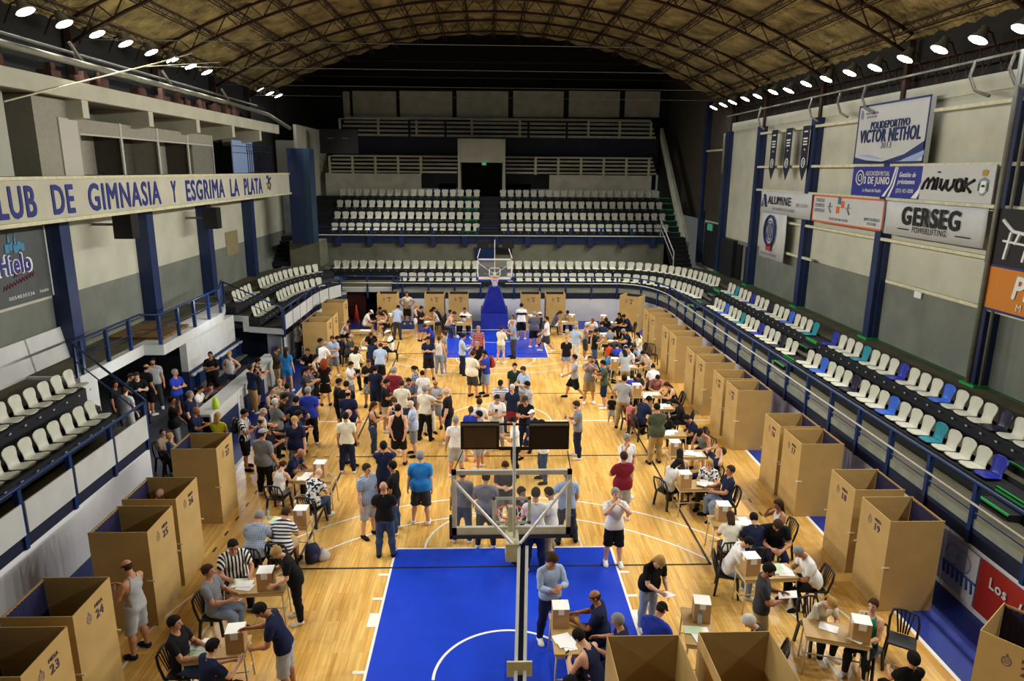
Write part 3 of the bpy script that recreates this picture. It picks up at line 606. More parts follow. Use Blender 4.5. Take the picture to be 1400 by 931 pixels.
seatrow('WWTWWWRWWWNWWWBWWWT', XS2, 11.5, -.519, 2.48, -PI / 2, 'back row of right stand, beyond the middle aisle', 0)
seatrow('RWWWTWWWRWWWBWWWNWWWRWW', XS2, .66, -.51, 2.48, -PI / 2, 'back row of right stand, nearer than the middle aisle', 0)
def run(path, z, flt, where, sg=1, start=.2, step=.52):
    for p, d in along(path, step, start):
        x, y = p.x, p.y
        if not flt(x, y): continue
        n_ = Vector((d.y, -d.x)) ; n_ = -n_ if n_.dot(Vector((-x, 2 - y))) < 0 else n_
        rz = math.atan2(n_.y, n_.x) + PI / 2; w = where(x, y) if callable(where) else where
        seat(x, y, z, rz, 'W', 'white plastic seat, ' + w, 'white seats, ' + w)
fw = lambda r: (lambda x, y: '%s row of far lower stand, %s' % (r, 'left of aisle' if x < 0 else 'right of aisle' if y > 17.2 and x < 7.4 else 'on the right bend'))
run(S1, 1.98, lambda x, y: y > 12.0 and not (-1.05 < x < .55), fw('front'), start=.35)
run([(-9.4, S2[0][1])] + S2[1:], 2.48, lambda x, y: y > 12.85 and not (-1.05 < x < .55), fw('back'), start=.0)
fl = lambda r: (lambda x, y: '%s row of left stand, %s' % (r, 'bend section' if y > 10.9 else 'short row by the sloping rail'))
L1 = [p for p in mirror(S1)[1:]][::-1]; L2 = [p for p in mirror(S2)[1:]][::-1]
run([(L1[0][0], 7.9)] + L1[1:], 1.98, lambda x, y: (y < 10.1 or y > 11.5) and x < -9.3, fl('front'), start=0)
run([(L2[0][0], 8.75)] + L2[1:], 2.48, lambda x, y: (y < 11.0 or y > 12.3) and x < -10.1, fl('back'), start=0)
for i in range(10): seat(-XS1, -5.05 - .52 * i, 1.98, PI / 2, 'W', 'white plastic seat, front row of near left stand', 'white seats, front row of near left stand')
for i in range(8): seat(-XS2, -3.95 - .55 * i, 2.48, PI / 2, 'W', 'white plastic seat, back row of near left stand', 'white seats, back row of near left stand')
UX = [-10.42 + .498 * i for i in range(18)] + [-.72 + .585 * i for i in range(21)]
BULK = MB(); sm_ = SEATM['W']; bv = [v.co.copy() for v in sm_.vertices]; bf = [tuple(p.vertices) for p in sm_.polygons]
for r_, (yb, zt) in enumerate(ROWS):
    for i in range(39):
        lft = i < 18; x = ony(457.5 + 11.38 * i, 300, 24).x if lft else ony(689 + 11.05 * (i - 18), 300, 24).x
        if r_ < 2: seat(x, yb - .25, zt - .48, 0, 'W', 'white plastic seat, %s row of upper stand, %s of aisle' % (('lowest', 'second')[r_], 'left' if lft else 'right'), 'white seats, %s row of upper stand, %s of aisle' % (('lowest', 'second')[r_], 'left' if lft else 'right'))
        else: BULK.add([v + Vector((x, yb - .25, zt - .48)) for v in bv], bf, SM['W'], True); PLATES.box((x - .035, yb - .6, zt - .57), (x + .035, yb - .59, zt - .53))
tag(BULK.build('stadium_seats'), 'two topmost rows of white plastic seats in the upper stand', 'seats', kind='stuff')
struct(PLATES.build('trim_seat_numbers', mat('number_plate', '#9aa0a8', .5)))

# ================================================================ voting booths
CARD = mat('cardboard', '#bd9c5f', .85, var=.10, scale=2.2); CARDI = mat('cardboard_dark', '#9a7a45', .9, var=.12, scale=2.5); PRINT = mat('print_violet', '#5b4a5e', .8); CURT = mat('curtain_navy', '#1c1a45', .7, var=.3, scale=3, stretch=(14, 14, .5)); WTAB = mat('white_tape', '#e6e0cc', .6)
def make_booth():
    r = empty('voting_booth'); h = 1.92; w = .515; d = .525; t = .012
    m = MB(); m.box((-w, -d, 0), (w, -d + t, h)); m.build('printed_panel', CARD, r)
    for s in (-1, 1): m = MB(); x = s * w; m.box((min(x, x - s * t), -d + t, 0), (max(x, x - s * t), d, h)); m.build('side_panel', CARD, r)
    vs = []; n = 40
    for i in range(n + 1):
        x = -w + .02 + (2 * w - .04) * i / n; vs += [(x, d - .05 + .018 * math.sin(i * 1.9), .35), (x, d - .03 + .012 * math.sin(i * 1.9 + .4), h - .05)]
    m = MB(); m.add(vs, [(2 * i, 2 * i + 2, 2 * i + 3, 2 * i + 1) for i in range(n)], None, True); m.build('curtain', CURT, r)
    m = MB(); m.bar((-w, d - .02, h - .03), (w, d - .02, h - .03), .02, .03); m.build('curtain_rail', CARDI, r)
    for s in (-1, 1): m = MB(); m.box((s * w - .004 if s > 0 else -w - .012, -d - .05, .93), (s * w + .012 if s > 0 else -w + .004, -d + .10, .955)); m.build('tape_tab', WTAB, r)
    return r
BOOTH0 = make_booth(); BPOOL = [copy_tree(BOOTH0) for _ in range(28)] + [BOOTH0]
def booth(x, y, rz, num, label):
    b = BPOOL.pop()
    b.location = (x, y, 0); b.rotation_euler.z = rz; tag(b, label, 'voting booth', 'cardboard voting booths')
    pp = [c for c in b.children if c.name.startswith('printed_panel')][0]
    F = lambda px, pz: frame((px, -.526, pz), (1, 0, 0), (0, 0, 1))
    text_mesh('printed_number', 'MESA', .085, PRINT, pp, F(.13, 1.72), bold=.01, ext=.002); text_mesh('printed_number', str(num), .20, PRINT, pp, F(.13, 1.57), bold=.02, ext=.002)
    e = MB(); vs = []
    for i in range(20):
        a = 2 * PI * i / 20
        for r_ in (.062, .076): vs.append((-.15 + r_ * .85 * math.cos(a), -.5275, 1.62 + r_ * math.sin(a)))
    e.add(vs, [(2 * i, 2 * ((i + 1) % 20), 2 * ((i + 1) % 20) + 1, 2 * i + 1) for i in range(20)])
    for k in range(3): e.box((-.19, -.529, 1.59 + k * .03), (-.11, -.527, 1.60 + k * .03))
    e.prism([(-.17, -.5285, 1.70), (-.13, -.5285, 1.70), (-.15, -.5285, 1.745)], (0, .002, 0)); e.build('printed_emblem', PRINT, pp)
    return b
W_ = -PI / 2
RB = [(7.75, -10.22, 19, 'numbered 19, in front of the sponsor boards at the lower right'), (7.77, -8.88, 18, 'numbered 18, just behind booth 19'), (7.75, -6.38, 17, 'third booth from the near end of the right row'), (7.72, -5.2, 16, 'fourth booth from the near end of the right row'),
      (7.68, -2.15, 15, 'fifth booth from the near end of the right row'), (7.66, -.92, 14, 'sixth booth from the near end of the right row'), (7.64, .98, 13, 'seventh booth from the near end of the right row'), (7.62, 2.2, 12, 'eighth booth from the near end of the right row'),
      (7.66, 4.8, 11, 'ninth booth from the near end of the right row'), (7.64, 6.0, 10, 'tenth booth from the near end of the right row'), (7.66, 8.48, 9, 'second booth from the far end of the right row'), (7.64, 9.7, 8, 'last booth at the far end of the right row')]
for x, y, n, l in RB: booth(x, y, W_, n, 'cardboard voting booth, ' + l)
booth(7.45, -14.0, W_ + D(38), 20, 'tall cardboard voting booth cut off at the lower right corner, turned askew')
LB_ = [(-7.22, -6.47, 27, 'by the counter, farthest of the near left row'), (-7.05, -9.05, 26, 'with a bald person inside, second in the near left row'), (-7.0, -10.35, 25, 'beside the person in a sleeveless grey top'), (-6.93, -12.8, 24, 'numbered 24, near the lower left corner'), (-6.88, -14.05, 23, 'numbered 23, in the lower left corner')]
for x, y, n, l in LB_: booth(x, y, PI / 2, n, 'cardboard voting booth ' + l)
booth(-7.95, 12.0, PI / 2, 30, 'cardboard voting booth near the tunnel at the far left corner'); booth(-7.75, 7.5, PI / 2, 28, 'cardboard voting booth at the end of the white counter'); booth(-7.75, 8.7, PI / 2, 29, 'plain cardboard voting booth partly behind the one by the counter')
for x0, n, l in ((528.5, 1, 'leftmost of the far row, beside the orange cone'), (593.5, 2, 'second from left in the far row'), (626.5, 3, 'left of the far blue hoop base'), (726, 4, 'right of the far blue hoop base'), (760, 5, 'rightmost of the far row before the white wall')):
    booth(onz(x0, 402, 1.92).x, 14.58, 0, n, 'cardboard voting booth, ' + l)
booth(7.35, 14.0, D(-32), 6, 'cardboard voting booth standing askew in the far right corner')
booth(1.83, -14.45, PI, 21, 'cardboard voting booth seen from inside at the bottom edge, left one'); booth(3.15, -14.40, PI, 22, 'cardboard voting booth seen from inside at the bottom edge, right one')

# ================================================================ plastic chairs, desks, ballot boxes, papers
def chair_parts():
    P = []
    m = MB(); m.prism([(-.23, -.21, .42), (.23, -.21, .42), (.21, .21, .40), (-.21, .21, .40)], (0, 0, .03)); P.append(('seat', m))
    m = MB()
    m.tube([(-.22, .20, .42), (-.225, .27, .66), (-.19, .31, .80), (0, .325, .84), (.19, .31, .80), (.225, .27, .66), (.22, .20, .42)], .022, n=6)
    for x in (-.12, -.06, 0, .06, .12): m.bar((x * .6, .215, .44), (x * 1.15, .315, .82), .028, .012)
    P.append(('backrest', m))
    for sx in (-1, 1):
        for sy in (-1, 1):
            m = MB(); m.prism([(sx * .20 - .022, sy * .18 - .022, .42), (sx * .20 + .022, sy * .18 - .022, .42), (sx * .20 + .022, sy * .18 + .022, .42), (sx * .20 - .022, sy * .18 + .022, .42)], (sx * .035, sy * .05, -.42)); P.append(('leg', m))
    return P
CP_ = chair_parts(); CHF = empty('plastic_chair'); CHM = [(n, m) for n, m in CP_]
for n, m in CP_: m.build(n, BLACK, CHF)
allm = MB()
for n, m in CP_: allm.add(m.v, m.f, BLACK)
CHL = allm.mesh('plastic_chair'); cused = False
def chair(x, y, rz, label, far):
    """rz turns the chair whose sitter faces local -y"""
    global cused
    if far: o = bpy.data.objects.new('plastic_chair', CHL); COL.objects.link(o)
    else: o = CHF if not cused else copy_tree(CHF); cused = True
    o.location = (x, y, 0); o.rotation_euler.z = rz; tag(o, label, 'chair'); return o
DESKT = mat('desk_top', '#b8965a', .5, var=.12, scale=5); DESKL = mat('desk_legs', '#cdbf96', .5)
def make_desk(w, d, nm='school_desk'):
    r = empty(nm); m = MB(); m.box((-w / 2, -d / 2, .725), (w / 2, d / 2, .75)); m.build('tabletop', DESKT, r)
    m = MB()
    for s in (-1, 1): m.bar((-w / 2 + .03, s * (d / 2 - .03), .69), (w / 2 - .03, s * (d / 2 - .03), .69), .02, .07); m.bar((s * (w / 2 - .03), -d / 2 + .03, .69), (s * (w / 2 - .03), d / 2 - .03, .69), .02, .07); m.bar((s * (w / 2 - .03), -d / 2 + .03, .25), (s * (w / 2 - .03), d / 2 - .03, .25), .02)
    m.bar((-w / 2 + .03, 0, .25), (w / 2 - .03, 0, .25), .02); m.build('frame', DESKL, r)
    for sx in (-1, 1):
        for sy in (-1, 1): m = MB(); m.tube([(sx * (w / 2 - .04), sy * (d / 2 - .04), .72), (sx * (w / 2 - .01), sy * (d / 2 - .01), 0)], .016, n=6); m.build('leg', DESKL, r)
    return r
BOXC = mat('ballot_card', '#b5905f', .8, var=.08, scale=3); BOXW = mat('ballot_white', '#eeece4', .6); PAP = mat('paper_white', '#f4f3ee', .7); PAPG = mat('paper_green', '#cfe6c0', .7)
def ballot(x, y, z, rz, label, h=.37):
    m = MB(); m.box((-.14, -.14, 0), (.14, .14, h), BOXC); o = m.build('ballot_box', loc=(x, y, z), rz=rz)
    q = MB(); q.box((-.141, -.141, h - .004), (.141, .141, h + .004)); q.box((-.06, -.1445, h - .12), (.06, -.1405, h)); q.box((-.1445, -.05, h - .10), (-.1405, .05, h)); q.build('white_label', BOXW, o)
    tag(o, label, 'ballot box', 'cardboard ballot boxes on the desks'); return o
DESKS = [  # px, py of the top's centre, bearing of the long side, width, depth, place, box px, py of its top or None, papers
    (352, 800, 4, 1.25, .62, 'shared by the striped jersey and grey tee sitters', (359, 788), 4), (296, 886, 8, 1.15, .6, 'in front of the person in black polo, lower left', (328, 858), 3),
    (430, 652, -4, 1.2, .6, 'with the bald sitter in navy and white jersey', (441, 627), 3), (392, 713, 0, 1.25, .6, 'beyond the plaid and hooped shirt sitters', (418, 694), 3),
    (494, 452, 0, 1.1, .6, 'where the person in white tank leans over', None, 2), (503, 476, 2, 1.1, .6, 'behind the white-capped sitter', None, 3), (528, 438, 2, 1.0, .6, 'below the leftmost far booth', (533, 433), 2),
    (583, 440, 0, .9, .6, 'below the second far booth', None, 2), (634, 441, 0, .9, .6, 'left of the far hoop base', (642, 430), 2), (722, 440, 0, .9, .6, 'right of the far hoop base', (727, 434), 1), (779, 440, 0, .9, .6, 'below the rightmost far booth', (782, 430), 2),
    (835, 441, 5, 1.3, .6, 'before the far right corner booth', (819, 430), 4), (832, 466, 3, 1.0, .6, 'behind the child in orange', (827, 471), 3), (852, 501, 0, 1.3, .6, 'where the person in pale grey tee leans', (845, 503), 3), (862, 517, 0, 1.2, .6, 'just beyond the grey tee sitter of the right row', None, 3),
    (883, 538, 0, 1.25, .6, 'beside the sitter with the orange print', (866, 527), 4), (898, 556, 0, 1.2, .6, 'by the sitter lying forward in navy', (881, 545), 3), (916, 592, 0, 1.0, .6, 'under the hands of the writing sitter in black', None, 3), (938, 620, 0, 1.15, .6, 'in front of the grey tank sitter', (911, 603), 4),
    (952, 662, 2, 1.2, .6, 'between the sitters in white tee and navy tee', (936, 651), 4), (1002, 712, -2, 1.2, .62, 'before the two sitters with backs turned', (989, 688), 3), (1048, 781, 3, 1.3, .62, 'beside the standing reader in dark tee', (1027, 759), 4),
    (1143, 864, -18, 1.2, .6, 'lower right, with the writing person in cream', (1179, 847), 1), (775, 865, 90, 1.3, .6, 'on the blue key at the bottom', (761, 827), 4), (955, 856, 80, 1.2, .6, 'between the capped sitter and the bottom booths', (960, 820), 4)]
DK = {}
for (px, py, a, w, d, place, bx, npap) in DESKS:
    w = {1.3: 1.08, 1.25: 1.05, 1.2: 1.02, 1.15: 1.0, 1.1: .95, 1.0: .9, .9: .85}[w]; d = .52
    c = onz(px, py, .75); key = (w, d)
    o = copy_tree(DK[key]) if key in DK else make_desk(w, d); DK.setdefault(key, o)
    o.location = (c.x, c.y, 0); o.rotation_euler.z = D(a); tag(o, 'wooden school desk with cream legs ' + place, 'desk', 'school desks used as polling tables')
    if bx:
        zt = .75 + .37; q = onz(bx[0], bx[1], zt); ca, sa = math.cos(D(a)), math.sin(D(a)); dx, dy = q.x - c.x, q.y - c.y; lx, ly = dx * ca + dy * sa, -dx * sa + dy * ca
        lx = max(-w / 2 + .17, min(w / 2 - .17, lx)); ly = max(-d / 2 + .17, min(d / 2 - .17, ly)); ballot(c.x + lx * ca - ly * sa, c.y + lx * sa + ly * ca, .751, D(a), 'ballot box on the desk ' + place)
    rr = random.Random(px); bxl = lx if bx else 9; byl = ly if bx else 9; k = 0; tries = 0
    while k < npap and tries < 60:
        tries += 1; u = rr.uniform(-w / 2 + .16, w / 2 - .16); v = rr.uniform(-d / 2 + .13, d / 2 - .13)
        if abs(u - bxl) < .34 and abs(v - byl) < .32: continue
        m = MB(); m.box((-.15, -.105, 0), (.15, .105, .003 + .01 * (k == 0))); ca, sa = math.cos(D(a)), math.sin(D(a))
        o = m.build('paper_sheets', PAPG if rr.random() < .15 else PAP, loc=(c.x + u * ca - v * sa, c.y + u * sa + v * ca, .752 + .0035 * k), rz=D(a) + rr.choice((0, 1.57)) + rr.uniform(-.35, .35)); tag(o, 'paper sheets on the desk ' + place, 'papers', 'papers on the desk ' + place); k += 1

# ================================================================ hoops
RIMO = mat('rim_orange', '#d4461a', .4); GLASS = mat('board_glass', '#dfe8e4', .08, alpha=.07, spec=.5); PADB = mat('pad_blue', '#1e2f9c', .55, var=.25, scale=3); DISP = mat('display_back', '#5d4320', .7, var=.3, scale=4); DISP2 = mat('display_back_dark', '#2a170c', .6, var=.5, scale=3); NETW = mat('net_white', '#e8e6de', .8)
def hoop(y, s, label):
    """backboard facing s (-1 faces the far side's camera...)"""
    r = empty('basketball_hoop', (0, y, 0)); tag(r, label, 'basketball hoop')
    b = MB(); b.box((-.84, -.012, 2.96), (.84, .012, 3.88)); b.build('glass_board', GLASS, r)
    b = MB(); b.box((-.9, -.03, 3.88), (.9, .03, 3.95)); b.box((-.9, -.03, 2.90), (.9, .03, 3.02))
    for q in (-1, 1): b.box((min(q * .9, q * .83), -.03, 2.9), (max(q * .9, q * .83), .03, 3.95))
    b.build('board_frame', STEEL, r)
    b = MB()
    for a_, c_ in (((-.295, 3.05), (.295, 3.10)), ((-.295, 3.45), (.295, 3.50))): b.box((a_[0], s * .018 - .004, a_[1]), (c_[0], s * .018 + .004, c_[1]))
    for q in (-1, 1): b.box((min(q * .295, q * .245), s * .018 - .004, 3.05), (max(q * .295, q * .245), s * .018 + .004, 3.5))
    b.build('inner_square', STEEL, r)
    b = MB(); b.box((-.93, -.045, 2.84), (.93, .045, 2.90))
    for q in (-1, 1): b.box((min(q * .9, q * .94), -.045, 2.84), (max(q * .9, q * .94), .045, 3.2))
    b.build('edge_padding', NAVY if s > 0 else PADB, r)
    b = MB(); b.tube([(.225 * math.cos(2 * PI * i / 24), s * (.03 + .15 + .225) + .225 * math.sin(2 * PI * i / 24), 3.05) for i in range(25)], .012, n=6, cap=False); b.box((-.09, min(s * .03, s * .19), 3.0), (.09, max(s * .03, s * .19), 3.05)); b.build('rim', RIMO, r)
    b = MB(); n = 12; cy = s * .405
    for i in range(n):
        for dr in (-1, 1):
            pts = []
            for k in range(5): a = 2 * PI * (i + dr * k * .5) / n; rr_ = (.222, .18, .145, .125, .12)[k]; pts.append((rr_ * math.cos(a), cy + rr_ * math.sin(a), 3.04 - k * .10))
            b.tube(pts, .006, n=4, cap=False)
    b.build('net', NETW, r)
    return r
H1 = hoop(-12.8, 1, 'near basketball hoop seen from behind, with glass board and long arm towards the viewer'); H2 = hoop(12.8, -1, 'far basketball hoop with glass board on a padded blue base')
# near hoop: arm, braces, displays
def rel(px, py, y): p = ony(px, py, y); return Vector((p.x, p.y + 12.8, p.z))
P0 = rel(715, 748, -13.25); P1 = rel(711, 935, -14.75)
b = MB(); d_ = (P1 - P0); side = Vector((.058, 0, 0)); b.bar(P0 - side, P1 - side, .045, .10); b.bar(P0 + side, P1 + side, .045, .10); b.build('arm', STEEL, H1)
b = MB(); b.bar(P0 + Vector((0, .0, -.03)), P1 + Vector((0, 0, -.03)), .07, .04); b.build('arm_core', NAVY, H1)
q = rel(710, 911, -14.6); b = MB(); b.box((q.x - .165, q.y - .06, q.z - .11), (q.x + .165, q.y - .03, q.z + .11)); b.build('bracket_plate', CREAM, H1)
b = MB()
for px in (619, 781): b.bar(rel(px, 656, -12.88), rel(700 if px < 700 else 711, 743, -13.3), .032)
b.build('diagonal_brace', STEEL, H1)
b = MB(); b.box((-.10, -.5, 2.72), (.10, -.05, 3.0)); b.box((-.06, -.12, 2.9), (.06, -.03, 3.4)); b.build('mounting_head', CREAM, H1)
b = MB(); pa = rel(703, 742, -13.1); pb = rel(703, 578, -12.95); b.tube([pa, pb], .022, n=8); b.build('mast', STEEL, H1)
tl = rel(629, 577, -12.95)
for i, (x0, x1, mm) in enumerate(((629.5, 682.5, DISP), (723.5, 777.5, DISP2))):
    a = rel(x0, 579, -12.95); c = rel(x1, 614, -12.95); y_ = a.y
    b = MB(); b.box((a.x, y_ - .01, c.z), (c.x, y_ + .08, a.z)); o = b.build('display_case', BLACK, H1)
    b = MB(); b.box((a.x + .045, y_ - .016, c.z + .03), (c.x - .04, y_ - .011, a.z - .05)); b.build('display_back', mm, o)
    b = MB(); b.box((a.x, y_ - .03, a.z - .03), (c.x, y_ + .02, a.z + .0), PIPE); b.build('top_bracket', PIPE, o)
b = MB(); a = rel(682, 580, -12.95); c = rel(724, 580, -12.95); b.bar(a, c, .025); b.build('display_bar', BLACK, H1); b = MB(); a = rel(682, 613, -12.95); c = rel(724, 613, -12.95); b.bar(a, c, .04); b.build('display_bar', BLACK, H1)
b = MB(); b.tube([rel(633, 616, -12.95), rel(620, 644, -12.85)], .008, n=5); b.tube([rel(776, 616, -12.95), rel(780, 642, -12.85)], .008, n=5); b.build('stay_wire', BLACK, H1)
# far hoop: padded base and arm
b = MB(); y0 = .9
b.prism([(-.72, 1.3, 0), (.72, 1.3, 0), (.72, 1.3, .95), (-.72, 1.3, .95)], (0, 1.8, 0)); b.add([(-.66, 1.25, .95), (.66, 1.25, .95), (.66, 2.9, .95), (-.66, 2.9, .95), (-.26, .9, 2.35), (.26, .9, 2.35), (.26, 1.5, 2.35), (-.26, 1.5, 2.35)], ((0, 1, 5, 4), (1, 2, 6, 5), (2, 3, 7, 6), (3, 0, 4, 7), (4, 5, 6, 7))); b.build('padded_base', PADB, H2)
b = MB(); b.bar((0, 1.0, 2.4), (0, .05, 3.2), .14, .16); b.bar((0, .05, 3.0), (0, .05, 4.9), .04); b.build('arm', STEEL, H2)
b = MB()
for q in (-1, 1): b.bar((q * .85, .05, 3.75), (0, .3, 3.1), .03); b.bar((q * .88, .05, 3.95), (q * .72, 1.2, 4.4), .03)
b.build('diagonal_brace', STEEL, H2)
b = MB()
for x0 in (-.72, .55): b.box((x0 - .18, .1, 4.45), (x0 + .42, .2, 4.85))
b.build('display_case', BLACK, H2)

# ================================================================ banners and signs on the right wall, pennants, left poster
XW = 13.06
def panel(name, ya, yb, za, zb, colr, label, cat='banner', x=XW, frame_c=None, th=.04, wob=0.):
    """ya far end, yb near end (ya > yb); faces -X"""
    if x < 13.3: k_ = (x - CX) / (13.2 - CX); ya, yb = [CY + (v - CY) * k_ for v in (ya, yb)]; za, zb = [CH + (v - CH) * k_ for v in (za, zb)]
    o = empty(name, (x, (ya + yb) / 2, zb)); hw = (ya - yb) / 2; h = za - zb
    if wob:
        n = 24; vs = []; fs = []
        for i in range(n + 1):
            y = hw - 2 * hw * i / n; dx = wob * math.sin(i * 1.3) * .5 + wob * math.sin(i * .55 + 1)
            vs += [(dx * .3, y, h), (dx, y, h * .5), (dx * .6, y, 0)]
        for i in range(n):
            for k in range(2): a = 3 * i + k; fs.append((a, a + 3, a + 4, a + 1)[::-1])
        m = MB(); m.add(vs, fs, None, True); c_ = m.build('banner_sheet', colr, o); sd = c_.modifiers.new('s', 'SOLIDIFY'); sd.thickness = .01; sd.offset = -1
    else: m = MB(); m.box((0, -hw, 0), (th, hw, h)); m.build('board', colr, o)
    if frame_c:
        m = MB(); f_ = .06
        for a, b in (((-.012, -hw, 0), (.0, hw, f_)), ((-.012, -hw, h - f_), (0, hw, h)), ((-.012, -hw, 0), (0, -hw + f_, h)), ((-.012, hw - f_, 0), (0, hw, h))): m.box(a, b)
        m.build('border', frame_c, o)
    tag(o, label, cat); return o, hw, h
def put(o, s, u, v, size, colr, hw, h, dx=-.02, **k):
    """u from the left end as seen (0..1), v from the bottom (0..1)"""
    return text_mesh('lettering', s, size, colr, o, frame((dx, hw - 2 * hw * u, h * v), (0, -1, 0), (0, 0, 1)), **k)
def shape(o, pts, colr, hw, h, dx=-.012, name='printed_shape'):
    m = MB(); m.prism([(dx, hw - 2 * hw * u, h * v) for u, v in pts], (.006, 0, 0)); return m.build(name, colr, o)
INK = mat('ink_black', '#0a0a0c', .6); NV = mat('ink_navy', '#1b2c63', .6); WH = mat('print_white', '#dcdedb', .6); BAN = mat('banner_white', '#bbbdba', .7, var=.06, scale=2); OR = mat('print_orange', '#c8602c', .6); RD = mat('print_red', '#b03038', .6); RB_ = mat('banner_royal', '#272e86', .5); TL = mat('print_teal', '#2b6f80', .6); GY = mat('print_grey', '#7b8088', .6); YL = mat('print_gold', '#a08a3a', .6); GN = mat('print_green', '#2d6b3d', .6); LBL = mat('print_lightblue', '#8fa3c8', .6)
o, hw, h = panel('venue_sign', 3.85, -.42, 10.65, 8.62, BAN, 'large white venue sign reading POLIDEPORTIVO VICTOR NETHOL on the right wall', 'sign', frame_c=NV, x=13.0, th=.15)
put(o, 'POLIDEPORTIVO', .5, .64, .34, NV, hw, h, bold=.016, maxw=2.3); put(o, 'VICTOR NETHOL', .5, .465, .60, NV, hw, h, bold=.02, maxw=3.6); put(o, '2013', .48, .30, .30, GY, hw, h, maxw=.62)
put(o, 'MUNICIPALIDAD\nDE LA PLATA', .22, .82, .12, GY, hw, h, maxw=.8); shape(o, [(.045, .78), (.075, .76), (.085, .84), (.07, .92), (.05, .92), (.04, .84)], GY, hw, h, name='crest')
shape(o, [(.0, .03), (.0, .12), (.2, .06), (.45, .03), (.75, .14), (1., .34), (1., .20), (.8, .06), (.6, -.0 + .02), (.3, .02)], NV, hw, h); shape(o, [(.05, .15), (.25, .15), (.5, .06), (.3, .09)], LBL, hw, h, dx=-.014); shape(o, [(.72, .05), (1., .19), (1., .12), (.9, .03)], LBL, hw, h, dx=-.014)
o, hw, h = panel('royal_banner', 3.78, -.47, 8.52, 7.5, RB_, 'royal blue banner ASOCIACION MUTUAL 3 DE JUNIO under the venue sign', x=13.05)
put(o, 'ASOCIACIÓN MUTUAL', .40, .79, .22, WH, hw, h, bold=.0, maxw=1.5); put(o, '3 DE JUNIO', .40, .50, .34, WH, hw, h, bold=.018, maxw=1.6); put(o, 'La Mutual del Pueblo', .34, .20, .17, WH, hw, h, shear=.3, maxw=1.2)
put(o, 'Gestión de', .83, .74, .22, WH, hw, h, bold=.01, shear=.2, maxw=.9); put(o, 'préstamos', .82, .5, .22, WH, hw, h, bold=.01, shear=.2, maxw=.95); put(o, '(221) 421-0200', .81, .22, .18, WH, hw, h, maxw=.95)
m = MB(); m.tube([(-.02, hw - 2 * hw * .135 + .25 * math.cos(a / 8 * PI), h * .62 + .25 * math.sin(a / 8 * PI)) for a in range(17)], .025, n=4); m.tube([(-.02, hw - 2 * hw * .135 + .12 * math.cos(a / 8 * PI), h * .62 + .12 * math.sin(a / 8 * PI)) for a in range(17)], .02, n=4); m.build('round_emblem', WH, o)
shape(o, [(.50, .02), (.60, .4), (.65, .98), (.67, .98), (.62, .4), (.54, .02)], WH, hw, h); shape(o, [(.58, .02), (.64, .4), (.68, .98), (.69, .98), (.66, .4), (.61, .02)], WH, hw, h); shape(o, [(.9, .02), (.98, .3), (1., .5), (1., .2), (.97, .02)], WH, hw, h)
o, hw, h = panel('miwok_banner', -.47, -3.72, 8.55, 7.5, BAN, 'white banner reading MIWOK with a small crest, right wall', x=13.05)
for pts in ([(.04, .30), (.07, .50), (.12, .62), (.145, .55), (.12, .32)], [(.145, .52), (.2, .64), (.225, .6), (.2, .30)], [(.265, .66), (.25, .30)], [(.32, .62), (.31, .36), (.345, .30), (.40, .58)], [(.41, .60), (.40, .36), (.44, .30), (.49, .42), (.505, .62)], [(.66, .66), (.645, .28)], [(.77, .60), (.665, .45), (.74, .27)]):
    m = MB(); m.tube([(-.03, hw - 2 * hw * u, h * v) for u, v in pts], .042, n=6); m.build('painted_letter', INK, o)
m = MB(); m.tube([(-.03, hw - 2 * hw * (.575 + .045 * math.cos(a / 8 * PI)), h * (.45 + .15 * math.sin(a / 8 * PI))) for a in range(17)], .055, n=6); m.tube([(-.03, hw - 2 * hw * .272, h * .78), (-.03, hw - 2 * hw * .272, h * .82)], .05, n=6); m.build('painted_letter', INK, o)
shape(o, [(.86, .2), (.82, .35), (.82, .6), (.88, .68), (.94, .6), (.94, .35), (.9, .2)], GY, hw, h, name='crest'); shape(o, [(.84, .30), (.87, .25), (.91, .30), (.91, .58), (.85, .58)], WH, hw, h, dx=-.016, name='crest'); shape(o, [(.85, .7), (.91, .7), (.92, .84), (.88, .88), (.84, .84)], YL, hw, h, name='crest'); shape(o, [(.86, .42), (.90, .42), (.90, .48), (.86, .48)], INK, hw, h, dx=-.02, name='crest')
for u in (.825, .935): shape(o, [(u - .008, .32), (u + .008, .32), (u + .008, .52), (u - .008, .52)], GN, hw, h, dx=-.02, name='crest')
o, hw, h = panel('gerseg_banner', 1.3, -3.66, 7.38, 6.30, BAN, 'white banner reading GERSEG POWERLIFTING on the right wall', x=13.0, wob=.03)
put(o, 'GERSEG', .51, .62, .76, INK, hw, h, dx=-.06, bold=.035, maxw=2.8); put(o, 'POWERLIFTING', .52, .24, .26, INK, hw, h, dx=-.06, maxw=1.65)
for u in (.19, .78): m = MB(); m.bar((-.06, hw - 2 * hw * u, h * .22), (-.06, hw - 2 * hw * (u + .12), h * .22), .03); m.build('barbell_mark', INK, o)
o, hw, h = panel('orange_edged_banner', 6.75, 1.38, 7.42, 6.34, BAN, 'white banner with thin orange border and small logos, right wall', frame_c=OR, x=13.02)
put(o, 'PUNTO DE\nELEMENTOS\nDEPORTIVOS', .12, .62, .20, GY, hw, h, maxw=.85); put(o, 'TODO EN UN LUGAR', .42, .18, .14, GY, hw, h, maxw=1.5); put(o, '@PUNTOELEMENTOS\n221 555 0100', .87, .26, .15, GY, hw, h, maxw=1.0)
for u, v, c_ in ((.39, .72, TL), (.44, .60, OR), (.375, .40, OR)): shape(o, [(u, v), (u + .045, v), (u + .045, v + .24), (u, v + .24)], c_, hw, h)
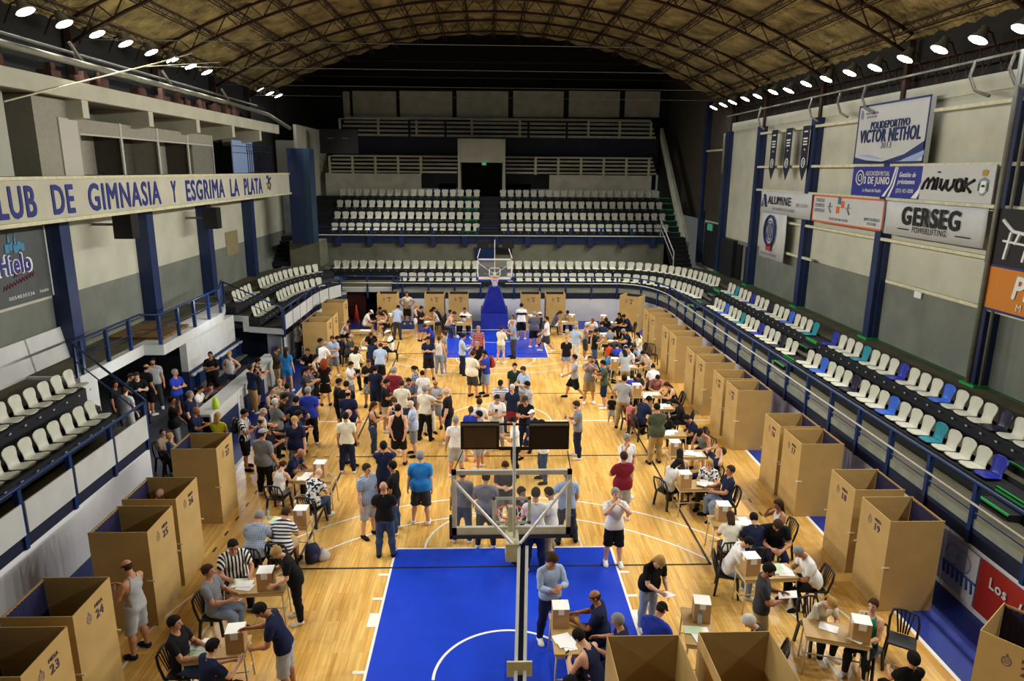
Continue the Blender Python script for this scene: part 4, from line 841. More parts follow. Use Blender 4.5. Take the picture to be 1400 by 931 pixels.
for u in (.28, .55): m = MB(); m.tube([(-.02, hw - 2 * hw * u, h * .75), (-.02, hw - 2 * hw * (u - .01), h * .55), (-.02, hw - 2 * hw * (u + .02), h * .40)], .03, n=5); m.bar((-.02, hw - 2 * hw * (u - .04), h * .6), (-.02, hw - 2 * hw * (u + .03), h * .62), .03); m.build('sport_figure_mark', GY, o)
o, hw, h = panel('alumine_banner', 12.5, 6.95, 7.42, 6.35, BAN, 'white banner reading ALUMINE, farthest of the wide wall banners', x=13.04, wob=.03)
put(o, 'ALUMINE', .42, .62, .52, INK, hw, h, dx=-.05, bold=.015, maxw=2.5); put(o, 'REVESTIMIENTOS DE ALUMINIO', .52, .26, .18, GY, hw, h, dx=-.05, maxw=2.4); put(o, '(221) 555 0133', .86, .5, .2, GY, hw, h, dx=-.05, maxw=1.1)
m = MB(); m.prism([(-.06, hw - .25, h * .3), (-.06, hw - .42, h * .3), (-.06, hw - .55, h * .72), (-.06, hw - .62, h * .72), (-.06, hw - .62, h * .9)], (.01, 0, 0)); m.bar((-.06, hw - .62, h * .85), (-.06, hw - .92, h * .3), .12, .02); m.build('letter_mark', NV, o)
o, hw, h = panel('round_crest_banner', 12.2, 9.25, 6.4, 4.25, BAN, 'tall white banner with a round navy crest hanging under the ALUMINE banner', x=12.95, wob=.04)
m = MB(); cy = hw - 2 * hw * .46; cz = h * .62
for r_, w in ((.62, .06), (.42, .02)): m.tube([(-.09, cy + r_ * math.cos(a / 12 * PI), cz + r_ * 1.1 * math.sin(a / 12 * PI)) for a in range(25)], w, n=5)
for k in range(-2, 3): m.bar((-.09, cy + k * .13, cz - .35), (-.09, cy + k * .13, cz + .35), .025)
m.build('round_crest', NV, o); shape(o, [(.38, .18), (.56, .18), (.58, .34), (.36, .34)], RD, hw, h, dx=-.11); put(o, 'ESCUELA DE BASQUET', .48, .10, .16, GY, hw, h, dx=-.09, maxw=1.8)
o, hw, h = panel('black_banner', -3.85, -7.5, 7.42, 5.95, INK, 'black banner with a white gate-shaped mark, cut by the right edge', x=12.95)
m = MB(); m.tube([(-.03, hw - .5, h * .80), (-.03, hw - .9, h * .62), (-.03, hw - 1.5, h * .58), (-.03, hw - 2.2, h * .62), (-.03, hw - 2.6, h * .80)], .05, n=6)
for yy in (.85, 1.15, 1.5): m.bar((-.03, hw - yy, h * .6), (-.03, hw - yy + .12, h * .12 if yy != 1.15 else h * .4), .07)
m.bar((-.03, hw - .6, h * .44), (-.03, hw - 1.7, h * .40), .05); m.build('gate_mark', WH, o)
o, hw, h = panel('orange_banner', -3.95, -8.6, 5.95, 4.72, mat('banner_orange', '#c87a1c', .6, var=.06), 'orange banner with white lettering, cut by the right edge', frame_c=NV, x=12.95)
uu = (hw + o.location.y - onx(1397, 395, 12.93).y) / (2 * hw); put(o, 'Pi', uu, .60, .80, WH, hw, h, bold=.03, maxw=.55, shear=.2); put(o, 'M', uu, .2, .26, WH, hw, h)
o, hw, h = panel('notice', -.65, -1.02, 4.75, 4.42, WH, 'small white notice taped to the grey part of the right wall', 'notice', x=13.38)
for i, (yy, l) in enumerate(((6.55, 'nearest of three'), (5.45, 'middle of three') , (4.35, 'x'))): pass
for i, (px, l) in enumerate(((1103, 'nearest'), (1080, 'middle'), (1060, 'farthest'))):
    p = onx(px, 175, 12.98); o = empty('pennant', (12.98, p.y, 10.2)); q = MB(); q.prism([(0, .33, 0), (0, -.33, 0), (0, -.33, -1.75), (0, 0, -2.25), (0, .33, -1.75)], (.012, 0, 0)); c_ = q.build('cloth', mat('pennant_navy', '#10142c', .7), o)
    q = MB()
    for k, (z_, w_) in enumerate(((-.22, .34), (-.5, .4), (-.62, .36), (-.74, .38), (-.95, .1))): q.box((-.006, -w_ / 2, z_ - .04), (0, w_ / 2, z_ + .02))
    q.tube([(-.006, .15 * math.cos(a / 8 * PI), -1.5 + .19 * math.sin(a / 8 * PI)) for a in range(17)], .025, n=4); q.tube([(-.006, .05, -1.42), (-.006, -.05, -1.46), (-.006, .04, -1.52), (-.006, -.05, -1.58)], .02, n=4); q.build('white_print', WH, c_)
    tag(o, '%s of the three navy pennants hanging on the right wall' % l, 'pennant', 'navy pennants on the right wall')
# sponsor boards on the low wall at right
def lowboard(ya, yb, colr, label):
    o = empty('sponsor_board', (8.99, (ya + yb) / 2, .16)); hw = (ya - yb) / 2; m = MB(); m.box((0, -hw, 0), (.03, hw, 1.05)); m.build('board', colr, o); tag(o, label, 'board'); return o, hw, 1.05
o, hw, h = lowboard(-9.7, onx(1339, 770, 8.99).y, mat('board_grey', '#9aa0b0', .6), 'grey sponsor board with blue round logos behind booth 19')
for k in range(2): m = MB(); cy = hw - .42 - k * .34; m.tube([(-.01, cy + .2 * math.cos(a / 8 * PI), h * .68 + .2 * math.sin(a / 8 * PI)) for a in range(17)], .02, n=4); m.build('ring_mark', LBL, o)
q = MB()
for k in range(7): q.tube([(-.012, hw - .25 - k * .14, h * (.22 - .0 * k)), (-.012, hw - .21 - k * .14, h * .46), (-.012, hw - .32 - k * .14, h * .44)], .03, n=4)
q.build('blurred_lettering', mat('print_blue2', '#3b5fae', .6), o); q = MB(); q.box((-.008, -hw, 0), (0, -hw + .32, h)); q.build('white_edge', WH, o)
o, hw, h = lowboard(onx(1341, 770, 8.99).y, -13.6, mat('board_red', '#a3271c', .5), 'red sponsor board with white lettering at the lower right')
put(o, 'Los', .20, .72, .30, WH, hw, h, bold=.02, maxw=.42); put(o, '/ANT', .52, .62, .48, WH, hw, h, bold=.02, maxw=.75)

# left poster
o = empty('hielo_poster', (-13.4, -2.2, 4.55)); m = MB(); m.box((-.04, -2.4, 0), (.04, .85, 2.05)); m.build('board', mat('poster_grey', '#4a4f4e', .6, var=.15, scale=2), o); m = MB(); m.box((-.04, .85, 0), (.05, .91, 2.05)); m.build('edge_strip', WH, o)
tag(o, 'dark grey poster reading Hielo on the left wall', 'poster'); LF = lambda y, z: frame((.055, y, z), (0, 1, 0), (0, 0, 1))
text_mesh('lettering', 'Hielo', .72, mat('poster_violet', '#2a2a7c', .6), o, LF(-.62, 1.12), bold=.03, maxw=1.25); text_mesh('lettering_outline', 'Hielo', .72, WH, o, frame((.045, -.62, 1.12), (0, 1, 0), (0, 0, 1)), bold=.07, maxw=1.38)
q = MB()
for (ya_, za_, n_, st) in ((-.75, .80, 5, .1), (-1.25, .50, 11, .13)):
    q.tube([(.055, ya_ + k * st * .5, za_ + k * .012 + (.07 if k % 2 else -.05)) for k in range(2 * n_)], .014, n=4)
q.build('faded_lettering', mat('poster_magenta', '#6c2049', .6), o); text_mesh('lettering', '0054030336', .14, WH, o, LF(-.55, .22), maxw=1.1); text_mesh('lettering', 'hielo', .14, WH, o, LF(.45, .22), maxw=.4)
m = MB(); 
for k, (y, z, w, c_) in enumerate(((-.95, 1.45, .16, 0), (-.78, 1.5, .14, 0), (-.6, 1.42, .18, 0), (-.42, 1.5, .14, 0), (-.28, 1.44, .14, 0))): m.box((.05, y, z), (.06, y + w, z + .22))
m.prism([(.05, -.82, 1.68), (.05, -.7, 1.68), (.05, -.76, 2.0)], (.01, 0, 0)); m.prism([(.05, -.56, 1.62), (.05, -.44, 1.62), (.05, -.5, 1.95)], (.01, 0, 0)); m.build('skyline_print', mat('poster_blue', '#3f7fa3', .6), o)
for i, (pa, pb, l) in enumerate(((-30, 46, 'nearer'), (48, 104, 'farther'))):
    y0_, y1_ = onx(pa, 520, -13.2).y, onx(pb, 490, -13.2).y; m = MB(); m.prism([(0, y0_, 0), (0, y1_, 0), (-.18, y1_, 1.0), (-.18, y0_, 1.0)], (.04, 0, 0)); m2 = MB()
    o = m.build('white_board', WHITE, loc=(-13.2, 0, 2.56)); tag(o, 'long white board leaning on the grey left wall behind the near seats, %s one' % l, 'board')
# loudspeakers on the left wall
for px, l in ((172, 'near the GIMNASIA lettering'), (290, 'farther along below ESGRIMA')):
    p = onx(px, 307 if px < 200 else 298, -12.3); o = empty('loudspeaker', p); m = MB(); m.box((-.3, -.25, -.45), (.3, .25, .45)); m.build('cabinet', BLACK, o); m = MB(); m.bar((-1.1, 0, 0), (-.3, 0, 0), .08); m.build('wall_bracket', PIPE, o)
    tag(o, 'black loudspeaker hanging on the left wall, ' + l, 'loudspeaker', 'loudspeakers on the left wall')

# ================================================================ floodlights and the light they give
LAMPG = mat('lamp_glow', '#ffffff', .5, emit='#eef4ff', es=40.)
def floodlight(px, py, side, k, lab):
    p = onx(px, py, side * 12.7); o = empty('floodlight', p)
    R = Matrix.Rotation(side * D(-28) * -1, 4, 'Y') if False else Matrix.Rotation(side * D(26), 4, 'Y')
    m = MB(); m.lathe([(.05, .38), (.11, .36), (.13, .2), (.24, .05), (.27, 0), (.26, 0)], None, 16, M=R); m.build('housing', mat('lamp_housing', '#8c8c88', .4, metal=.6), o)
    m = MB(); m.lathe([(.235, .012), (.24, .0)], None, 16, M=R); m.build('lens', LAMPG, o)
    m = MB(); m.tube([(0, 0, .3), (side * .35, 0, .2), (side * .6, 0, -.3)], .025, n=6); m.build('bracket', RUST, o); tag(o, 'glowing round floodlight %s' % lab, 'floodlight', 'floodlights under the roof edge, %s side' % ('left' if side < 0 else 'right')); return p
LPX = [(35, 16), (88, 33), (133, 47), (172, 60), (207, 72), (236, 82), (261, 91), (283, 99), (357, 123), (369, 128), (381, 131)]
RPX = [(1397, 40), (1337, 55), (1284, 68), (1237, 81), (1196, 93), (1161.5, 100), (1129.5, 108.5), (1102, 115), (1078, 124), (1057, 126), (1035.5, 131.7), (1018.7, 135.5), (1001.5, 140), (988.7, 143.5), (975.6, 147.5)]
NTH = ['first', 'second', 'third', 'fourth', 'fifth', 'sixth', 'seventh', 'eighth', 'ninth', 'tenth', 'eleventh', 'twelfth', 'thirteenth', 'fourteenth', 'fifteenth']
LP = [(floodlight(*p, -1, i, 'high on the left side, %s counted from the near end' % NTH[i]), -1) for i, p in enumerate(LPX)] + [(floodlight(*p, 1, i, 'high on the right side, %s counted from the near end' % NTH[i]), 1) for i, p in enumerate(RPX)]
LP += [(Vector((s * 13.0, y, 12.2)), s) for s in (-1, 1) for y in (-4.4, -7, -9.6, -12.2, -14.8, -17.4) if not (s > 0 and y == -4.4)]  # unseen beams added out of frame, without fittings, to light the near floor
LP = [(p, s) for p, s in LP]
for i, (p, s) in enumerate(LP):
    l = bpy.data.lights.new('floodlight_beam', 'SPOT'); l.energy = LAMPW; l.spot_size = D(108); l.spot_blend = .7; l.shadow_soft_size = .22; l.color = (1., .975, .92)
    o = bpy.data.objects.new('floodlight_beam', l); COL.objects.link(o); o.location = p + Vector((-s * .35, 0, -.12)); t = Vector((-s * 2.5, p.y * .85, 0)); o.rotation_euler = (t - p).to_track_quat('-Z', 'Y').to_euler()

# ================================================================ small things
def backpack(x, y, z, rz, colr, label, name='backpack', parent=None):
    o = empty(name, (x, y, z), rz); m = MB(); m.lathe([(.02, 0), (.15, .01), (.17, .12), (.16, .3), (.11, .42), (.02, .45)], colr, 12, M=Matrix.Diagonal((1, .65, 1, 1))); m.build('bag_body', None, o)
    m = MB(); m.lathe([(.02, .03), (.1, .04), (.11, .15), (.08, .22), (.02, .23)], colr, 10, M=Matrix.Translation((0, -.08, 0)) @ Matrix.Diagonal((1, .6, 1, 1))); m.build('front_pocket', None, o)
    m = MB()
    for s in (-1, 1): m.tube([(s * .09, .08, .4), (s * .11, .17, .3), (s * .1, .09, .06)], .012, n=5)
    m.build('strap', colr, o); tag(o, label, 'bag'); return o
p = onz(428, 768); backpack(p.x, p.y, 0, .4, mat('bag_navy', '#20264d', .7), 'navy backpack on the floor behind the hooped-shirt sitter')
p = onz(442, 764); m = MB(); m.lathe([(.02, 0), (.14, .02), (.16, .1), (.08, .22), (.03, .27)], mat('plastic_bag', '#d5d3cc', .4, var=.2, scale=20), 10); tag(m.build('plastic_bag', loc=(p.x, p.y, 0)), 'pale plastic bag beside the navy backpack on the floor', 'bag')
p = onz(305, 810); backpack(p.x + .3, p.y, 0, 1.4, mat('bag_dark', '#1b1b24', .7), 'dark backpack on the floor by the desk, lower left')
p = onz(356, 478, 1.05); backpack(-8.8, 4.6, 1.05, 2.2, mat('bag_navy', '#20264d', .7), 'dark navy backpack standing on the far end of the counter')
m = MB(); m.lathe([(.10, 0), (.12, .02), (.1, .2), (.07, .34), (.04, .36)], mat('hivis', '#c6e23a', .6, emit='#c6e23a', es=.0), 12); p = onz(295, 558, 1.06); tag(m.build('hi_vis_bib', loc=(p.x, p.y, 1.051)), 'bright yellow-green bib bundle on the near end of the counter', 'bib')
o = empty('traffic_cone', (onz(506, 419).x, 16.0, 0)); m = MB(); m.box((-.2, -.2, 0), (.2, .2, .04)); m.build('base', mat('cone_dark', '#a32c10', .6), o); m = MB(); m.lathe([(.16, .04), (.03, .95), (.01, .97)], None, 14); m.build('cone', mat('cone_orange', '#e0481c', .5), o); tag(o, 'orange traffic cone in front of the far left tunnel', 'cone')
m = MB(); m.box((-.5, -.25, 0), (.5, .25, 1.5)); o = m.build('red_cabinet', mat('cabinet_red', '#3f100a', .7), loc=(onz(500, 425).x - .1, 16.9, 0)); tag(o, 'dark red cabinet behind the orange cone', 'cabinet')
m = MB(); m.box((-.7, -.2, .38), (.7, .2, .43))
for s in (-1, 1): m.box((s * .6 - .04, -.18, 0), (s * .6 + .04, .18, .38))
p = onz(306, 530, .43); tag(m.build('orange_bench', mat('bench_orange', '#a8442a', .6), loc=(p.x, p.y, 0), rz=.15), 'orange bench in the lobby in front of the white counter', 'bench')
for (px, py, z, l) in ((439, 640, .75, 'on the desk of the bald jersey sitter'), (957, 845, .75, 'with blue cap on the desk by the bottom booths'), (366, 702, .75, 'on the desk of the plaid-shirt sitter'), (916, 612, .75, 'beside the ballot box near the grey tank sitter')):
    p = onz(px, py, z + .12); o = empty('water_bottle', (p.x, p.y, z)); m = MB(); m.lathe([(.03, 0), (.034, .01), (.034, .17), (.014, .21), (.014, .22)], mat('bottle_clear', '#b9d0cc', .1, alpha=.5), 10); m.build('bottle', None, o); m = MB(); m.lathe([(.016, .22), (.016, .245)], mat('bottle_cap', '#2b56c0', .4), 10); m.build('screw_cap', None, o); tag(o, 'small water bottle ' + l, 'bottle')
# loose chairs
for px, py, rz, l in ((1228, 905, -.6, 'with papers on its seat, lower right'), (890, 497, 0, 'standing empty behind the right row of desks'), (862, 590, .3, 'standing empty beside the person in dark green tee')):
    p = onz(px, py); chair(p.x, p.y, rz, 'black plastic chair ' + l, False)
# ================================================================ people: one template figure grown from distance fields, posed by bones
LO = np.array([-.80, -.22, -.01]); HI = np.array([.80, .24, 1.80]); RES = .0085
def grid(lo=LO, hi=HI, res=RES):
    n = np.ceil((hi - lo) / res).astype(int) + 1
    ax = [lo[i] + res * np.arange(n[i]) for i in range(3)]
    return ax, n
def cone_d(P, a, b, ra, rb, ys=1.):
    """distance to a round cone from a to b; ys < 1 flattens it front to back about a's y"""
    a = np.array(a, np.float32); b = np.array(b, np.float32)
    X, Y, Z = P; Yc = (Y - a[1]) / ys + a[1]
    d = b - a; L = float(d @ d)
    px, py, pz = X - a[0], Yc - a[1], Z - a[2]
    t = np.clip((px * d[0] + py * d[1] + pz * d[2]) / max(L, 1e-9), 0, 1)
    q = np.sqrt((px - t * d[0]) ** 2 + (py - t * d[1]) ** 2 + (pz - t * d[2]) ** 2)
    return (q - (ra + (rb - ra) * t)) * (ys ** .5)
def ell_d(P, c, r):
    X, Y, Z = P; k = np.sqrt(((X - c[0]) / r[0]) ** 2 + ((Y - c[1]) / r[1]) ** 2 + ((Z - c[2]) / r[2]) ** 2)
    return (k - 1) * min(r)
def smin(a, b, k):
    h = np.clip(.5 + .5 * (b - a) / k, 0, 1)
    return b + (a - b) * h - k * h * (1 - h)
def union(P, prims, k=.03):
    f = None
    for p in prims:
        kk = k
        if p[0] == 'e': d = ell_d(P, *p[1:3])
        else: d = cone_d(P, *p[1:6])
        if len(p) > 6: kk = p[6]
        f = d if f is None else smin(f, d, kk)
    return f
TOR = [('c', (-.075, 0, 1.29), (.075, 0, 1.29), .118, .118, .82), ('c', (-.115, -.01, 1.375), (.115, -.01, 1.375), .068, .068, 1.),
       ('c', (0, 0, 1.28), (0, 0, 1.02), .13, .125, .85), ('c', (-.05, 0, 1.10), (.05, 0, 1.10), .105, .105, .85),
       ('c', (-.065, 0, .95), (.065, 0, .95), .112, .112, .9), ('c', (-.07, -.035, .90), (.07, -.035, .90), .088, .088, 1.),
       ('c', (0, -.01, 1.42), (0, .008, 1.56), .062, .055, 1.), ('c', (.035, -.016, 1.462), (.14, -.014, 1.405), .042, .045, 1.), ('c', (-.035, -.016, 1.462), (-.14, -.014, 1.405), .042, .045, 1.)]
HEAD = [('e', (0, -.004, 1.662), (.077, .096, .092)), ('c', (0, .028, 1.60), (0, .052, 1.568), .056, .036, 1.), ('e', (0, .036, 1.632), (.058, .062, .07)),
        ('c', (0, .096, 1.645), (0, .112, 1.617), .010, .015, 1., .012), ('e', (.079, -.008, 1.635), (.012, .020, .031), 0, 0, 0, .01), ('e', (-.079, -.008, 1.635), (.012, .020, .031), 0, 0, 0, .01)]
S45 = math.sqrt(.5)
def armp(s, t, n=0., y=0.):
    """point on the arm: t along it from the shoulder, n outward, y forward"""
    return (s * (.178 + S45 * t + S45 * n), -.01 + y, 1.395 - S45 * t + S45 * n)
def arm_prims(s):
    return [('c', armp(s, 0), armp(s, .10), .056, .054, 1.), ('c', armp(s, .08), armp(s, .27), .052, .040, 1.), ('c', armp(s, .27), armp(s, .36), .040, .043, 1.), ('c', armp(s, .36), armp(s, .545), .043, .026, 1.)]
def hand_prims(s):
    L = [('c', armp(s, .55, 0, .018), armp(s, .635, -.004, .024), .019, .0145, 1.), ('c', armp(s, .55, 0, -.010), armp(s, .635, -.004, -.020), .019, .0135, 1.), ('c', armp(s, .56, 0, .004), armp(s, .63, -.004, .002), .019, .0145, 1.)]
    for y, l in ((.033, .070), (.012, .080), (-.009, .075), (-.028, .057)):
        L.append(('c', armp(s, .635, -.004, y), armp(s, .635 + l * .55, -.012, y * 1.1), .0098, .0090, 1., .006))
        L.append(('c', armp(s, .635 + l * .55, -.012, y * 1.1), armp(s, .635 + l, -.030, y * 1.1), .0090, .0078, 1., .006))
    L.append(('c', armp(s, .565, -.006, .026), armp(s, .605, -.016, .054), .014, .0115, 1., .012)); L.append(('c', armp(s, .605, -.016, .054), armp(s, .64, -.024, .062), .0115, .0092, 1., .006))
    return L
def leg_prims(s):
    return [('c', (s * .088, -.005, .88), (s * .098, 0, .66), .092, .072, 1.), ('c', (s * .098, 0, .66), (s * .105, .005, .49), .072, .054, 1.), ('c', (s * .105, 0, .47), (s * .108, -.018, .35), .052, .057, 1.), ('c', (s * .108, -.018, .35), (s * .112, -.012, .10), .057, .036, 1.)]
def foot_prims(s):
    return [('c', (s * .112, -.03, .045), (s * .125, .11, .035), .040, .036, 1.), ('c', (s * .112, -.012, .1), (s * .113, -.02, .05), .036, .042, 1.), ('c', (s * .11, .1, .032), (s * .118, .16, .026), .03, .024, 1.), ('c', (s * .14, .1, .03), (s * .145, .13, .026), .028, .022, 1.)]
def surface_nets(F, ax):
    n = F.shape; ins = F < 0
    c = [ins[i:n[0] - 1 + i, j:n[1] - 1 + j, k:n[2] - 1 + k] for i in (0, 1) for j in (0, 1) for k in (0, 1)]
    sm = sum(x.astype(np.int8) for x in c); act = (sm > 0) & (sm < 8)
    idx = -np.ones(act.shape, np.int64); I = np.argwhere(act); idx[act] = np.arange(len(I))
    P = np.zeros((len(I), 3)); W = np.zeros(len(I))
    for ax_i in range(3):
        for u in (0, 1):
            for w in (0, 1):
                o = [0, 0, 0]; oth = [a for a in range(3) if a != ax_i]; o[oth[0]] = u; o[oth[1]] = w
                o2 = list(o); o2[ax_i] = 1
                f0 = F[I[:, 0] + o[0], I[:, 1] + o[1], I[:, 2] + o[2]]; f1 = F[I[:, 0] + o2[0], I[:, 1] + o2[1], I[:, 2] + o2[2]]
                m = (f0 < 0) != (f1 < 0); t = np.where(m, f0 / np.where(m, f0 - f1, 1), 0)
                q = np.zeros((len(I), 3)); q[:] = o; q[:, ax_i] = t
                P += q * m[:, None]; W += m
    P = (I + P / W[:, None]) * (ax[0][1] - ax[0][0]) + np.array([a[0] for a in ax])
    Q = []
    for ax_i in range(3):
        oth = [a for a in range(3) if a != ax_i]
        sl0 = [slice(1, -1)] * 3; sl1 = [slice(1, -1)] * 3; sl0[ax_i] = slice(0, -1); sl1[ax_i] = slice(1, None)
        a, b = ins[tuple(sl0)], ins[tuple(sl1)]
        E = np.argwhere(a != b); off = np.ones(3, int); off[ax_i] = 0; E = E + off
        flip = ins[E[:, 0], E[:, 1], E[:, 2]]
        u = np.zeros(3, int); u[oth[0]] = 1; w = np.zeros(3, int); w[oth[1]] = 1
        g = lambda e: idx[e[:, 0], e[:, 1], e[:, 2]]
        q = np.stack([g(E - u - w), g(E - w), g(E), g(E - u)], 1)
        if ax_i == 1: flip = ~flip
        q[~flip] = q[~flip][:, ::-1]; Q.append(q)
    return P, np.concatenate(Q)
def extract(fn, ratio, box=None, res=RES):
    lo, hi = (LO, HI) if box is None else (np.array(box[0]), np.array(box[1]))
    ax, n = grid(lo, hi, res)
    P = np.meshgrid(*[a.astype(np.float32) for a in ax], indexing='ij', sparse=True)
    F = fn(P); V, Q = surface_nets(np.ascontiguousarray(F), ax)
    me = bpy.data.meshes.new('tmp'); me.vertices.add(len(V)); me.vertices.foreach_set('co', V.ravel().astype(np.float32))
    me.loops.add(len(Q) * 4); me.loops.foreach_set('vertex_index', Q.ravel().astype(np.int32)); me.polygons.add(len(Q)); me.polygons.foreach_set('loop_start', np.arange(0, len(Q) * 4, 4, dtype=np.int32)); me.polygons.foreach_set('loop_total', np.full(len(Q), 4, np.int32)); me.update(); me.validate()
    o = bpy.data.objects.new('tmp', me); COL.objects.link(o); out = []
    for r in (ratio if isinstance(ratio, (list, tuple)) else [ratio]):
        o.modifiers.clear()
        d = o.modifiers.new('d', 'DECIMATE'); d.ratio = min(1., r / max(1, len(Q) * 2))
        ev = o.evaluated_get(bpy.context.evaluated_depsgraph_get()); m2 = ev.to_mesh()
        co = np.zeros(len(m2.vertices) * 3, np.float32); m2.vertices.foreach_get('co', co); co = co.reshape(-1, 3)
        m2.calc_loop_triangles(); tr = np.zeros(len(m2.loop_triangles) * 3, np.int32); m2.loop_triangles.foreach_get('vertices', tr)
        out.append((co.copy(), tr.reshape(-1, 3).copy())); ev.to_mesh_clear()
    bpy.data.objects.remove(o); bpy.data.meshes.remove(me)
    return out
def ck(a, b, x): t = np.clip((x - a) / (b - a), 0, 1); return t * t * (3 - 2 * t)
def T_arm(P, s): return (s * (P[0] - s * .178) - (P[2] - 1.395)) * S45
def f_tor(P, off=0.): return union(P, TOR) - off
def f_body(P):
    f = smin(union(P, TOR), union(P, HEAD, .02), .025)
    for s in (1, -1):
        f = smin(f, union(P, arm_prims(s)), .035); f = smin(f, union(P, leg_prims(s)), .03)
        f = smin(f, union(P, hand_prims(s), .012), .012); f = smin(f, union(P, foot_prims(s), .02), .02)
    return f
def f_shirt(P, sl, hem=.86, loose=.018, belly=0.):
    X, Y, Z = P
    pr = TOR[:6] + TOR[7:] + [('c', (-.06, 0, 1.0), (.06, 0, 1.0), .118 + belly, .118 + belly, .92), ('c', (-.07, 0, .92), (.07, 0, .92), .12 + belly * .6, .12 + belly * .6, .95)]
    f = union(P, pr) - loose
    if sl:
        for s in (1, -1):
            g = union(P, arm_prims(s)) - loose * .8; g = np.maximum(g, T_arm(P, s) - sl); f = smin(f, g, .03)
    else: f = np.maximum(f, np.abs(X) - .152 + np.clip(Z - 1.27, 0, .2) * .30)
    f = np.maximum(f, hem - Z); f = np.maximum(f, (.072 if sl else .088) - np.sqrt(X ** 2 + (Y + .002 - (Z - 1.45) * .3) ** 2) - (Z < 1.452 - np.clip(Y + .02, 0, .1) * .6)); f = np.maximum(f, np.clip(Y, 0, .1) * .9 + Z - 1.50)
    return f
def f_legs(P, lo, loose, flare=0.):
    X, Y, Z = P; f = union(P, TOR[4:6]) - loose
    for s in (1, -1):
        g = union(P, leg_prims(s)) - loose - flare * np.clip(.8 - Z, 0, .4); f = smin(f, g, .02)
    return np.maximum(np.maximum(f, lo - Z), Z - .985)
def f_skirt(P, lo):
    X, Y, Z = P; r = .165 + np.clip(.92 - Z, 0, 1) * .16
    q = np.sqrt(X ** 2 + (Y / .78) ** 2) - r
    return np.maximum(np.maximum(q, lo - Z), Z - 1.0)
def f_shoe(P, s):
    f = union(P, foot_prims(s), .02) - .009; return np.maximum(np.maximum(f, P[2] - .095), .0 - P[2])
def hairline(P, front=1.712, back=1.585): return back + ck(-.02, .075, P[1]) * (front - back)
def f_hair(P, off=.014, kind='short'):
    X, Y, Z = P
    f = ell_d(P, (0, -.006, 1.666), (.078, .097, .093)) - off; f = np.maximum(f, hairline(P) - Z)
    if kind == 'fringe': f = np.maximum(ell_d(P, (0, -.004, 1.662), (.077, .096, .092)) - .006, np.maximum(hairline(P, 1.66, 1.57) - Z, Z - 1.685))
    if kind in ('long', 'vlong'):
        zb = 1.47 if kind == 'long' else 1.28
        g = union(P, [('c', (-.035, -.055, 1.67), (-.045, -.075, zb), .062, .045, .8), ('c', (.035, -.055, 1.67), (.045, -.075, zb), .062, .045, .8)], .03); f = smin(f, np.maximum(g, Y - .045), .02)
    if kind == 'mane': f = smin(f, ell_d(P, (0, -.06, 1.56), (.15, .10, .22)), .03); f = np.maximum(f, Y - .05 - (Z > 1.69) * .1)
    if kind == 'pony': f = smin(f, union(P, [('c', (0, -.10, 1.70), (0, -.135, 1.64), .022, .03, 1.), ('c', (0, -.135, 1.64), (0, -.12, 1.50), .03, .015, 1.)], .02), .02)
    if kind == 'bun': f = smin(f, ell_d(P, (0, -.085, 1.735), (.042, .042, .04)), .02)
    if kind == 'cap': f = np.maximum(ell_d(P, (0, -.004, 1.668), (.079, .098, .094)) - .014, 1.69 - Z); f = np.minimum(f, np.maximum(ell_d(P, (0, .085, 1.70), (.072, .085, .02)), 1.69 - Z))
    return f
def f_beard(P): return np.maximum(np.maximum(union(P, HEAD[1:3], .02) - .006, P[2] - 1.605), 0.02 - P[1])
def f_frames(P):  # spectacles
    f = None
    for s in (1, -1):
        g = np.sqrt((P[0] - s * .033) ** 2 + (P[2] - 1.652) ** 2); g = np.sqrt((g - .022) ** 2 + (P[1] - .098) ** 2) - .0045; f = g if f is None else np.minimum(f, g)
    return f
HB2 = ((-.24, -.22, 1.26), (.24, .2, 1.80)); HB = ((-.14, -.2, 1.22), (.14, .2, 1.80)); TB = ((-.5, -.22, .3), (.5, .22, 1.56)); LB = ((-.34, -.22, .02), (.34, .22, 1.02)); FB = ((-.2, -.1, -.01), (.2, .22, .12)); AB = ((-.72, -.22, .8), (.72, .22, 1.56))
def HA(k, o=.014): return lambda P: f_hair(P, o, k)
SPEC = {'body': (f_body, (9000, 2600), None), 'tee': (lambda P: f_shirt(P, .20), (1900, 700), TB), 'bigtee': (lambda P: f_shirt(P, .21, .85, .024, .035), (1900, 700), TB), 'long': (lambda P: f_shirt(P, .52, .87), (2400, 900), AB),
        'tank': (lambda P: f_shirt(P, 0, .88, .012), (1400, 500), TB), 'dress': (lambda P: smin(f_shirt(P, .1, .9), f_skirt(P, .52), .02), (1800, 700), TB), 'pants': (lambda P: f_legs(P, .065, .022), (1800, 700), LB),
        'shorts': (lambda P: f_legs(P, .47, .022, .06), (1300, 500), LB), 'minis': (lambda P: f_legs(P, .66, .016, .05), (1000, 400), LB), 'skirt': (lambda P: f_skirt(P, .56), (700, 300), LB),
        'shoe': (lambda P: f_shoe(P, 1), (500, 160), FB),
        'short': (HA('short'), (700, 260), HB), 'buzz': (HA('short', .007), (600, 240), HB), 'curly': (HA('short', .028), (700, 260), HB), 'fringe': (HA('fringe'), (600, 240), HB), 'hlong': (HA('long', .018), (900, 320), HB), 'vlong': (HA('vlong', .018), (900, 320), HB),
        'mane': (HA('mane', .02), (900, 320), HB2), 'pony': (HA('pony', .012), (800, 300), HB), 'bun': (HA('bun', .014), (800, 300), HB), 'cap': (HA('cap'), (800, 300), HB), 'beard': (f_beard, (400, 160), HB), 'specs': (f_frames, (500, 200), HB)}
